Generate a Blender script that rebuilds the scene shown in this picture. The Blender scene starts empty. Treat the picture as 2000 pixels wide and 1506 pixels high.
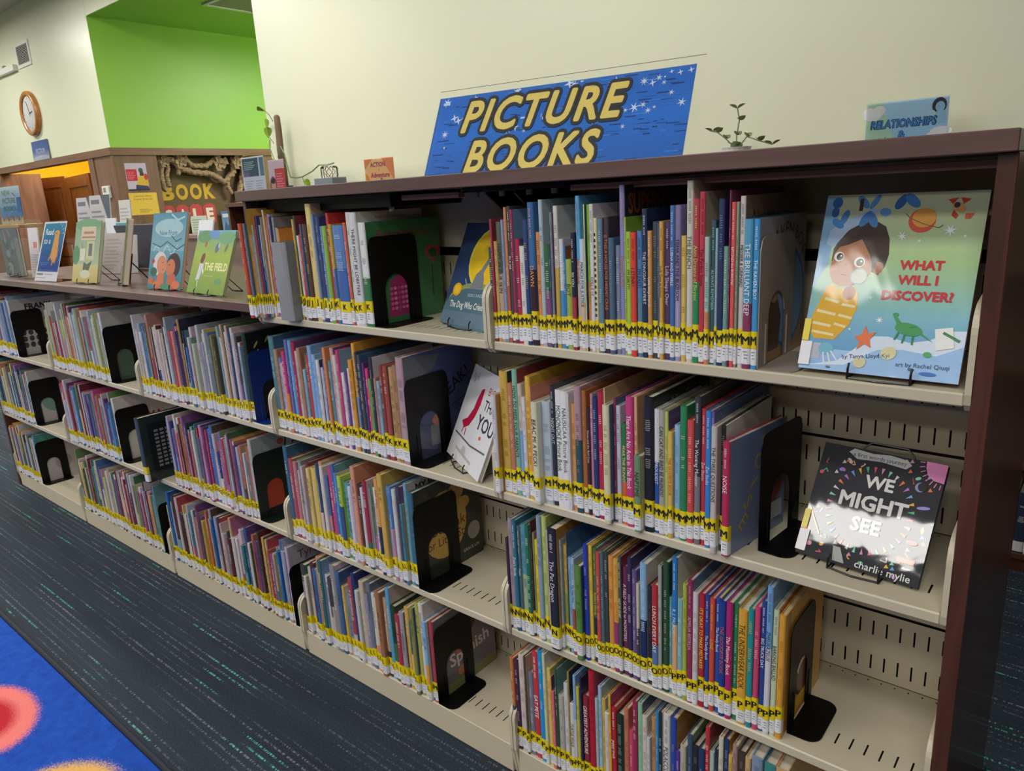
import bpy, math, random
from mathutils import Matrix, Vector
from mathutils.geometry import tessellate_polygon

# ------------------------------------------------------------------ camera
scene = bpy.context.scene
COL = scene.collection
cam_data = bpy.data.cameras.new('camera')
cam_data.sensor_width = 36.0
cam_data.lens = 25.7365
cam_data.clip_start = 0.02
cam = bpy.data.objects.new('camera', cam_data)
COL.objects.link(cam)
_R, _U, _F = Vector((0.77094, 0.63465, -0.05358)), Vector((-0.12202, 0.22975, 0.96557)), Vector((-0.62511, 0.73786, -0.25457))
_m = Matrix.Identity(4)
for i in range(3):
    _m[i][0], _m[i][1], _m[i][2] = _R[i], _U[i], -_F[i]
_m[0][3], _m[1][3], _m[2][3] = 4.7189, -1.1829, 1.4634
cam.matrix_world = _m
scene.camera = cam
vs = scene.view_settings
vs.view_transform = 'Standard'
vs.look = 'None'
vs.gamma = 1.0
vs.use_curve_mapping = False
vs.exposure = -0.55

# ------------------------------------------------------------------ world and ceiling lamps
world = bpy.data.worlds.new('World')
scene.world = world
world.use_nodes = True
bg = world.node_tree.nodes['Background']
bg.inputs[0].default_value = (0.9, 0.95, 1.0, 1)
bg.inputs[1].default_value = 0.03
CEIL = 3.68
LAMPS = []          # x, y, z, size x, size y, watts
for lx in (-5.4, -2.7, 0.0, 2.7, 5.4):
    LAMPS.append((lx, -3.3, CEIL - 0.06, 1.25, 0.45, 48))
for lx in (-5.4, -2.7, 0.0, 2.7, 5.4):
    LAMPS.append((lx, -5.6, CEIL - 0.06, 1.25, 0.45, 62))  # unseen far row, added for low-angle light that softens the canopy shadow
for lx in (-5.4, -2.7, 0.0, 2.7, 5.4):
    LAMPS.append((lx, -8.0, CEIL - 0.06, 1.25, 0.45, 62))  # second unseen row, added for the same low-angle fill
for lx in (-5.4, -2.7, 0.0, 2.4, 4.9):
    LAMPS.append((lx, -2.0 if lx > 0 else -1.2, CEIL - 0.06, 1.25, 0.45, 46))
for lx in (-5.4, -2.7, 0.2, 3.0):
    LAMPS.append((lx, 0.85, CEIL - 0.06, 1.25, 0.45, 42 if lx > 1 else 66))
LAMPS.append((-1.0, 4.5, 3.283 - 0.06, 0.9, 0.9, 125))  # unseen lamp added deep in the alcove to brighten its green wall
for k, (lx, ly, lz, sx, sy, w) in enumerate(LAMPS):
    ld = bpy.data.lights.new('ceiling_lamp', 'AREA')
    ld.shape = 'RECTANGLE'
    ld.size, ld.size_y, ld.energy = sx, sy, w
    ld.color = (1.0, 0.978, 0.935)
    lo = bpy.data.objects.new('ceiling_lamp', ld)
    lo.location = (lx, ly, lz)
    COL.objects.link(lo)
# warm lamp in the room behind the double doors
ld = bpy.data.lights.new('vestibule_lamp', 'AREA')
ld.size, ld.energy, ld.color = 0.6, 120, (1.0, 0.97, 0.85)
lo = bpy.data.objects.new('vestibule_lamp', ld)
lo.location = (-5.6, 3.25, 2.9)
COL.objects.link(lo)

# ------------------------------------------------------------------ helpers
def S(h, k=1.0, desat=0.0):
    h = h.lstrip('#')
    out = []
    for i in (0, 2, 4):
        c = int(h[i:i + 2], 16) / 255.0
        c = c / 12.92 if c <= 0.04045 else ((c + 0.055) / 1.055) ** 2.4
        out.append(min(1.0, c * k))
    if desat:
        g = 0.3 * out[0] + 0.6 * out[1] + 0.1 * out[2]
        out = [c * (1 - desat) + g * desat for c in out]
    return (out[0], out[1], out[2], 1.0)

class MB:
    """collects polygons with a colour per corner, links them as ONE mesh object"""
    def __init__(self):
        self.v, self.f, self.c = [], [], []
    def add(self, verts, faces, col):
        o = len(self.v)
        self.v += [tuple(p) for p in verts]
        for fc in faces:
            self.f.append(tuple(o + i for i in fc))
            self.c.append(col)
    def poly(self, pts, col):
        self.add(pts, [tuple(range(len(pts)))], col)
    def quadc(self, pts, cols):
        o = len(self.v)
        self.v += [tuple(p) for p in pts]
        self.f.append(tuple(range(o, o + len(pts))))
        self.c.append(list(cols))
    def box(self, x0, y0, z0, x1, y1, z1, col=(1, 1, 1, 1)):
        self.add([(x0, y0, z0), (x1, y0, z0), (x1, y1, z0), (x0, y1, z0), (x0, y0, z1), (x1, y0, z1), (x1, y1, z1), (x0, y1, z1)],
                 [(0, 3, 2, 1), (4, 5, 6, 7), (0, 1, 5, 4), (1, 2, 6, 5), (2, 3, 7, 6), (3, 0, 4, 7)], col)
    def bbox(self, x0, y0, z0, x1, y1, z1, b=0.002, col=(1, 1, 1, 1)):
        """box with chamfered edges"""
        xs, ys, zs = (x0, x0 + b, x1 - b, x1), (y0, y0 + b, y1 - b, y1), (z0, z0 + b, z1 - b, z1)
        V, idx = [], {}
        def vid(i, j, k):
            key = (i, j, k)
            if key not in idx:
                idx[key] = len(V); V.append((xs[i], ys[j], zs[k]))
            return idx[key]
        F = []
        for (a, bb) in ((0, 1), (3, -1)):
            F.append([vid(a, 1, 1), vid(a, 2, 1), vid(a, 2, 2), vid(a, 1, 2)])
            F.append([vid(1, a, 1), vid(2, a, 1), vid(2, a, 2), vid(1, a, 2)])
            F.append([vid(1, 1, a), vid(2, 1, a), vid(2, 2, a), vid(1, 2, a)])
        for p, pi in ((0, 1), (3, 2)):
            for q, qi in ((0, 1), (3, 2)):
                F.append([vid(p, qi, 1), vid(p, qi, 2), vid(pi, q, 2), vid(pi, q, 1)])
                F.append([vid(p, 1, qi), vid(p, 2, qi), vid(pi, 2, q), vid(pi, 1, q)])
                F.append([vid(1, p, qi), vid(2, p, qi), vid(2, pi, q), vid(1, pi, q)])
                for r, ri in ((0, 1), (3, 2)):
                    F.append([vid(p, qi, ri), vid(pi, q, ri), vid(pi, qi, r)])
        self.add(V, F, col)
    def prism(self, prof, z0, z1, col, axis='z', cap=True, closed=True):
        n = len(prof)
        def P(a, b, c):
            return (a, b, c) if axis == 'z' else ((c, a, b) if axis == 'x' else (a, c, b))
        V = [P(a, b, z0) for a, b in prof] + [P(a, b, z1) for a, b in prof]
        F = [(i, (i + 1) % n, (i + 1) % n + n, i + n) for i in range(n if closed else n - 1)]
        if cap:
            F += [tuple(range(n - 1, -1, -1)), tuple(range(n, 2 * n))]
        self.add(V, F, col)
    def tube(self, pts, r, n=6, col=(1, 1, 1, 1), taper=None, cap=True):
        pts = [Vector(p) for p in pts]
        rings = []
        prev = None
        for i, p in enumerate(pts):
            d = (pts[min(i + 1, len(pts) - 1)] - pts[max(i - 1, 0)]).normalized()
            if prev is None:
                a = Vector((0, 0, 1)) if abs(d.z) < 0.9 else Vector((1, 0, 0))
                u = d.cross(a).normalized()
            else:
                u = (prev - d * prev.dot(d))
                u = u.normalized() if u.length > 1e-6 else d.orthogonal().normalized()
            prev = u
            w = d.cross(u)
            rr = r if taper is None else r * taper[i]
            rings.append([p + (u * math.cos(t) + w * math.sin(t)) * rr for t in [2 * math.pi * k / n for k in range(n)]])
        V = [q for ring in rings for q in ring]
        F = []
        for i in range(len(rings) - 1):
            for k in range(n):
                F.append((i * n + k, i * n + (k + 1) % n, (i + 1) * n + (k + 1) % n, (i + 1) * n + k))
        if cap:
            F += [tuple(range(n - 1, -1, -1)), tuple(range((len(rings) - 1) * n, len(rings) * n))]
        self.add(V, F, col)
    def lathe(self, prof, n=20, col=(1, 1, 1, 1), c=(0, 0, 0)):
        V = [(c[0] + r * math.cos(2 * math.pi * k / n), c[1] + r * math.sin(2 * math.pi * k / n), c[2] + z) for r, z in prof for k in range(n)]
        F = [(i * n + k, i * n + (k + 1) % n, (i + 1) * n + (k + 1) % n, (i + 1) * n + k) for i in range(len(prof) - 1) for k in range(n)]
        F += [tuple(range(n - 1, -1, -1)), tuple(range((len(prof) - 1) * n, len(prof) * n))]
        self.add(V, F, col)
    def mesh(self, name, mat, smooth=False):
        me = bpy.data.meshes.new(name)
        me.from_pydata(self.v, [], self.f)
        if mat:
            me.materials.append(mat)
        at = me.color_attributes.new('Col', 'FLOAT_COLOR', 'CORNER')
        buf = []
        for fc, c in zip(self.f, self.c):
            if isinstance(c, list):
                for q in c:
                    buf += q
            else:
                buf += list(c) * len(fc)
        at.data.foreach_set('color', buf)
        if smooth:
            me.polygons.foreach_set('use_smooth', [True] * len(me.polygons))
        return me
    def build(self, name, mat, parent=None, loc=(0, 0, 0), smooth=False):
        return obj(name, self.mesh(name, mat, smooth), parent, loc)

def obj(name, me, parent=None, loc=(0, 0, 0), rot=(0, 0, 0)):
    o = bpy.data.objects.new(name, me)
    COL.objects.link(o)
    o.location, o.rotation_euler = loc, rot
    if parent:
        o.parent = parent
    return o

def tag(o, label=None, cat=None, group=None, kind=None):
    if label: o['label'] = label
    if cat: o['category'] = cat
    if group: o['group'] = group
    if kind: o['kind'] = kind
    return o

def thing(name, label, cat, loc=(0, 0, 0), rot=(0, 0, 0), group=None):
    o = obj(name, None, None, loc, rot)
    o.empty_display_size = 0.02
    return tag(o, label, cat, group)

def struct(name, mb, mat, parent=None):
    o = mb.build(name, mat, parent)
    if parent is None:
        o['kind'] = 'structure'
    return o

# ------------------------------------------------------------------ materials (all node based)
def _new(name):
    m = bpy.data.materials.new(name)
    m.use_nodes = True
    nt = m.node_tree
    return m, nt, nt.nodes['Principled BSDF']

def paint(name, hx, rough=0.5, var=0.05, scale=3.0, bump=0.0, bscale=120.0, metal=0.0, coat=0.0, stretch=(1, 1, 1), dark=None, spec=0.5):
    m, nt, b = _new(name)
    N, L = nt.nodes, nt.links
    tc = N.new('ShaderNodeTexCoord'); mp = N.new('ShaderNodeMapping'); no = N.new('ShaderNodeTexNoise')
    mp.inputs['Scale'].default_value = stretch
    no.inputs['Scale'].default_value = scale
    no.inputs['Detail'].default_value = 4
    mx = N.new('ShaderNodeMix'); mx.data_type = 'RGBA'
    mx.inputs[6].default_value = S(dark) if dark else S(hx, 1 - var)
    mx.inputs[7].default_value = S(hx, 1 + var)
    L.new(tc.outputs['Object'], mp.inputs['Vector']); L.new(mp.outputs[0], no.inputs['Vector'])
    L.new(no.outputs['Fac'], mx.inputs[0]); L.new(mx.outputs[2], b.inputs['Base Color'])
    b.inputs['Roughness'].default_value = rough
    b.inputs['Metallic'].default_value = metal
    b.inputs['Coat Weight'].default_value = coat
    b.inputs['Coat Roughness'].default_value = 0.1
    b.inputs['Specular IOR Level'].default_value = spec
    if bump:
        n2 = N.new('ShaderNodeTexNoise'); n2.inputs['Scale'].default_value = bscale
        bp = N.new('ShaderNodeBump'); bp.inputs['Strength'].default_value = bump; bp.inputs['Distance'].default_value = 0.002
        L.new(tc.outputs['Object'], n2.inputs['Vector']); L.new(n2.outputs['Fac'], bp.inputs['Height']); L.new(bp.outputs[0], b.inputs['Normal'])
    return m

def wood(name, a, c, rough=0.4, grain=(3, 40, 40), coat=0.2):
    m, nt, b = _new(name)
    N, L = nt.nodes, nt.links
    tc = N.new('ShaderNodeTexCoord'); mp = N.new('ShaderNodeMapping'); no = N.new('ShaderNodeTexNoise')
    mp.inputs['Scale'].default_value = grain
    no.inputs['Scale'].default_value = 1.0; no.inputs['Detail'].default_value = 6; no.inputs['Distortion'].default_value = 0.6
    cr = N.new('ShaderNodeValToRGB')
    cr.color_ramp.elements[0].position = 0.3; cr.color_ramp.elements[0].color = S(a)
    cr.color_ramp.elements[1].position = 0.72; cr.color_ramp.elements[1].color = S(c)
    L.new(tc.outputs['Object'], mp.inputs['Vector']); L.new(mp.outputs[0], no.inputs['Vector'])
    L.new(no.outputs['Fac'], cr.inputs[0]); L.new(cr.outputs[0], b.inputs['Base Color'])
    b.inputs['Roughness'].default_value = rough
    b.inputs['Coat Weight'].default_value = coat; b.inputs['Coat Roughness'].default_value = 0.15
    return m

def printed(name, rough=0.4, coat=0.4, crough=0.12, wrinkle=0.0, wscale=6.0):
    """printed paper or board: colour comes with the mesh, laminated by a clear film"""
    m, nt, b = _new(name)
    N, L = nt.nodes, nt.links
    at = N.new('ShaderNodeVertexColor'); at.layer_name = 'Col'
    tc = N.new('ShaderNodeTexCoord'); no = N.new('ShaderNodeTexNoise'); no.inputs['Scale'].default_value = 60
    mr = N.new('ShaderNodeMapRange'); mr.inputs[3].default_value = 0.93; mr.inputs[4].default_value = 1.07
    mx = N.new('ShaderNodeMix'); mx.data_type = 'RGBA'; mx.blend_type = 'MULTIPLY'; mx.inputs[0].default_value = 1
    L.new(tc.outputs['Object'], no.inputs['Vector']); L.new(no.outputs['Fac'], mr.inputs[0])
    L.new(at.outputs[0], mx.inputs[6]); L.new(mr.outputs[0], mx.inputs[7]); L.new(mx.outputs[2], b.inputs['Base Color'])
    b.inputs['Roughness'].default_value = rough
    b.inputs['Coat Weight'].default_value = coat; b.inputs['Coat Roughness'].default_value = crough
    if wrinkle:
        n2 = N.new('ShaderNodeTexNoise'); n2.inputs['Scale'].default_value = wscale; n2.inputs['Detail'].default_value = 3; n2.inputs['Distortion'].default_value = 0.8
        bp = N.new('ShaderNodeBump'); bp.inputs['Strength'].default_value = wrinkle; bp.inputs['Distance'].default_value = 0.02
        L.new(tc.outputs['Object'], n2.inputs['Vector']); L.new(n2.outputs['Fac'], bp.inputs['Height']); L.new(bp.outputs[0], b.inputs['Coat Normal'])
    return m

def clear(name, tint='ffffff', fac=0.1):
    m, nt, b = _new(name)
    N, L = nt.nodes, nt.links
    N.remove(b)
    out = N['Material Output']
    tr = N.new('ShaderNodeBsdfTransparent'); tr.inputs[0].default_value = S(tint)
    gl = N.new('ShaderNodeBsdfGlossy'); gl.inputs['Roughness'].default_value = 0.04
    fr = N.new('ShaderNodeFresnel'); fr.inputs[0].default_value = 1.35
    ad = N.new('ShaderNodeMath'); ad.operation = 'ADD'; ad.inputs[1].default_value = fac; ad.use_clamp = True
    mx = N.new('ShaderNodeMixShader')
    L.new(fr.outputs[0], ad.inputs[0]); L.new(ad.outputs[0], mx.inputs[0])
    L.new(tr.outputs[0], mx.inputs[1]); L.new(gl.outputs[0], mx.inputs[2]); L.new(mx.outputs[0], out.inputs[0])
    return m

M = {}
M['steel'] = paint('putty painted steel', 'c6bca3', 0.42, 0.03, 2.0)
M['black'] = paint('black enamel', '0a0a0b', 0.4, 0.1, 20, spec=0.25)
M['wire'] = paint('black wire', '101012', 0.3, 0.1, 20)
M['dark'] = paint('dark backing', '1b1b1a', 0.6, 0.1, 6)
M['canopy'] = wood('canopy laminate', '573f3b', '6c4f49', 0.38, (2, 30, 30), 0.25)
M['endwood'] = wood('mahogany veneer', '43261d', '65382b', 0.35, (30, 30, 2.2), 0.35)
M['cleat'] = wood('cleat wood', '7a5040', '90614d', 0.5, (2, 40, 40), 0.1)
M['oak'] = wood('brown oak', '6b4938', '87604c', 0.42, (14, 14, 1.6), 0.2)
M['oakh'] = wood('brown oak rail', '6d4936', '8a6049', 0.42, (1.5, 1.5, 30), 0.2)
M['door'] = wood('orange door wood', '7d451e', 'a3612c', 0.4, (14, 14, 1.4), 0.3)
M['farwall'] = paint('brown far wall', '5c4c40', 0.6, 0.1, 2)
M['wall'] = paint('cream wall paint', 'e2e5c8', 0.33, 0.025, 1.2, 0.12, 14, spec=0.6)
M['green'] = paint('lime wall paint', '93c54a', 0.4, 0.03, 1.0, 0.08, 14)
M['yellow'] = paint('yellow wall paint', 'ffd400', 0.6, 0.03, 1.5)
M['ceil'] = paint('ceiling paint', 'cfcbbd', 0.8, 0.03, 4)
M['white'] = paint('white plastic', 'e4e2da', 0.4, 0.02, 10)
M['grey'] = paint('grey plastic', '8f8b84', 0.5, 0.04, 30)
M['board'] = paint('brown display board', '6b553a', 0.7, 0.08, 6)
M['rope'] = paint('twisted brown paper', 'a58a6c', 0.8, 0.22, 18, 0.5, 60)
M['book'] = printed('laminated book cover', 0.42, 0.35, 0.16)
M['film'] = printed('book cover in clear film', 0.5, 0.55, 0.06, 0.16, 5)
M['film'].node_tree.nodes['Principled BSDF'].inputs['Specular IOR Level'].default_value = 0.2
M['film2'] = printed('book cover in stretched clear film', 0.5, 1.0, 0.035, 0.10, 4)
M['film2'].node_tree.nodes['Principled BSDF'].inputs['Specular IOR Level'].default_value = 0.2
M['paper'] = printed('printed paper', 0.6, 0.0)
M['pages'] = paint('page edges', 'cfc6b0', 0.8, 0.1, 3, stretch=(400, 1, 1))
M['clear'] = clear('clear acrylic', 'ffffff', 0.0)
M['leaf'] = paint('green leaf', '86a72c', 0.4, 0.2, 12)
M['leaf2'] = paint('grey green leaf', '7d8a63', 0.5, 0.25, 20)
M['bark'] = paint('weathered stake', '75604a', 0.85, 0.25, 14, 0.5, 40, stretch=(4, 4, 1))
M['pot'] = paint('slate pot', '6f7a80', 0.6, 0.08, 20)
M['potw'] = paint('white pot', 'e8e8e6', 0.3, 0.02, 10)

# ------------------------------------------------------------------ lettering
_tc = {}
def text_geo(s, bold=0.0, shear=0.0, space=1.0, res=2):
    key = (s, bold, shear, space, res)
    if key in _tc:
        return _tc[key]
    cu = bpy.data.curves.new('lettering', 'FONT')
    cu.body, cu.offset, cu.shear, cu.space_character, cu.resolution_u = s, bold, shear, space, res
    ob = bpy.data.objects.new('lettering', cu)
    me = bpy.data.meshes.new_from_object(ob)
    V = [(v.co.x, v.co.y) for v in me.vertices]
    F = [tuple(p.vertices) for p in me.polygons]
    bpy.data.objects.remove(ob); bpy.data.curves.remove(cu); bpy.data.meshes.remove(me)
    if not V:
        V, F = [(0, 0), (0.1, 0), (0.1, 0.1)], []
    xs, ys = [v[0] for v in V], [v[1] for v in V]
    _tc[key] = (V, F, min(xs), max(xs), min(ys), max(ys))
    return _tc[key]

def draw(mb, items, w, h, place, lay=0.000012):
    """flat print: items in units of the cover (u right, v up), place(a, b, off) -> point"""
    k = 1
    for it in items:
        t = it[0]
        off = lay * k
        if t == 'rect':
            _, u0, v0, u1, v1, c = it
            mb.poly([place(u * w, v * h, off) for u, v in ((u0, v0), (u1, v0), (u1, v1), (u0, v1))], S(c))
        elif t == 'grad':
            _, u0, v0, u1, v1, c0, c1 = it
            mb.quadc([place(u * w, v * h, off) for u, v in ((u0, v0), (u1, v0), (u1, v1), (u0, v1))], [S(c0), S(c0), S(c1), S(c1)])
        elif t == 'ell':
            cu_, cv, ru, rv, c = it[1:6]
            rot = it[6] if len(it) > 6 else 0
            n = 22
            pts = []
            for i in range(n):
                a = 2 * math.pi * i / n
                x, y = ru * w * math.cos(a), rv * h * math.sin(a)
                pts.append(place(cu_ * w + x * math.cos(rot) - y * math.sin(rot), cv * h + x * math.sin(rot) + y * math.cos(rot), off))
            mb.poly(pts, S(c))
        elif t == 'poly':
            pts = [(u * w, v * h) for u, v in it[1]]
            tri = tessellate_polygon([[Vector((a, b, 0)) for a, b in pts]])
            mb.add([place(a, b, off) for a, b in pts], tri, S(it[2]))
        elif t == 'star':
            _, cu_, cv, r, c = it[:5]
            pn = it[5] if len(it) > 5 else 6
            pts = []
            for i in range(pn * 2):
                a = math.pi * i / pn + 0.3
                rr = r * h * (1 if i % 2 == 0 else 0.28)
                pts.append((cu_ * w + rr * math.cos(a), cv * h + rr * math.sin(a)))
            ctr = place(cu_ * w, cv * h, off)
            V = [ctr] + [place(a, b, off) for a, b in pts]
            mb.add(V, [(0, 1 + i, 1 + (i + 1) % (pn * 2)) for i in range(pn * 2)], S(c))
        elif t == 'line':
            _, pts, wd, c = it
            for (a, b), (a2, b2) in zip(pts[:-1], pts[1:]):
                x0, y0, x1, y1 = a * w, b * h, a2 * w, b2 * h
                L = math.hypot(x1 - x0, y1 - y0) or 1e-6
                nx, ny = -(y1 - y0) / L * wd * w / 2, (x1 - x0) / L * wd * w / 2
                mb.poly([place(x0 + nx, y0 + ny, off), place(x0 - nx, y0 - ny, off), place(x1 - nx, y1 - ny, off), place(x1 + nx, y1 + ny, off)], S(c))
        elif t == 'text':
            _, s, cu_, cv, th, c = it[:6]
            o = it[6] if len(it) > 6 else {}
            V, F, x0, x1, y0, y1 = text_geo(s, 0.0, o.get('shear', 0.0), o.get('space', 1.0), o.get('res', 2))
            sc = th * h / 0.72
            sx = sc * o.get('wide', 1.0)
            if 'maxw' in o and (x1 - x0) * sx > o['maxw'] * w:
                sx = o['maxw'] * w / (x1 - x0)
            rot = o.get('rot', 0)
            ax = {'c': (x0 + x1) / 2, 'l': x0, 'r': x1}[o.get('al', 'c')]
            pts = []
            bo = o.get('bold', 0.0)
            ring = [(0, 0)] + ([(bo * math.cos(2 * math.pi * q / (16 if bo > .08 else 8)), bo * math.sin(2 * math.pi * q / (16 if bo > .08 else 8))) for q in range(16 if bo > .08 else 8)] if bo else [])
            for q, (dx, dy) in enumerate(ring):
                pts = []
                for a, b in V:
                    a, b = (a + dx - ax) * sx, (b + dy - 0.36) * sc
                    pts.append(place(cu_ * w + a * math.cos(rot) - b * math.sin(rot), cv * h + a * math.sin(rot) + b * math.cos(rot), off + 3e-6 * q))
                mb.add(pts, F, S(c))
            k += 5
        k += 1
    return mb
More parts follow.
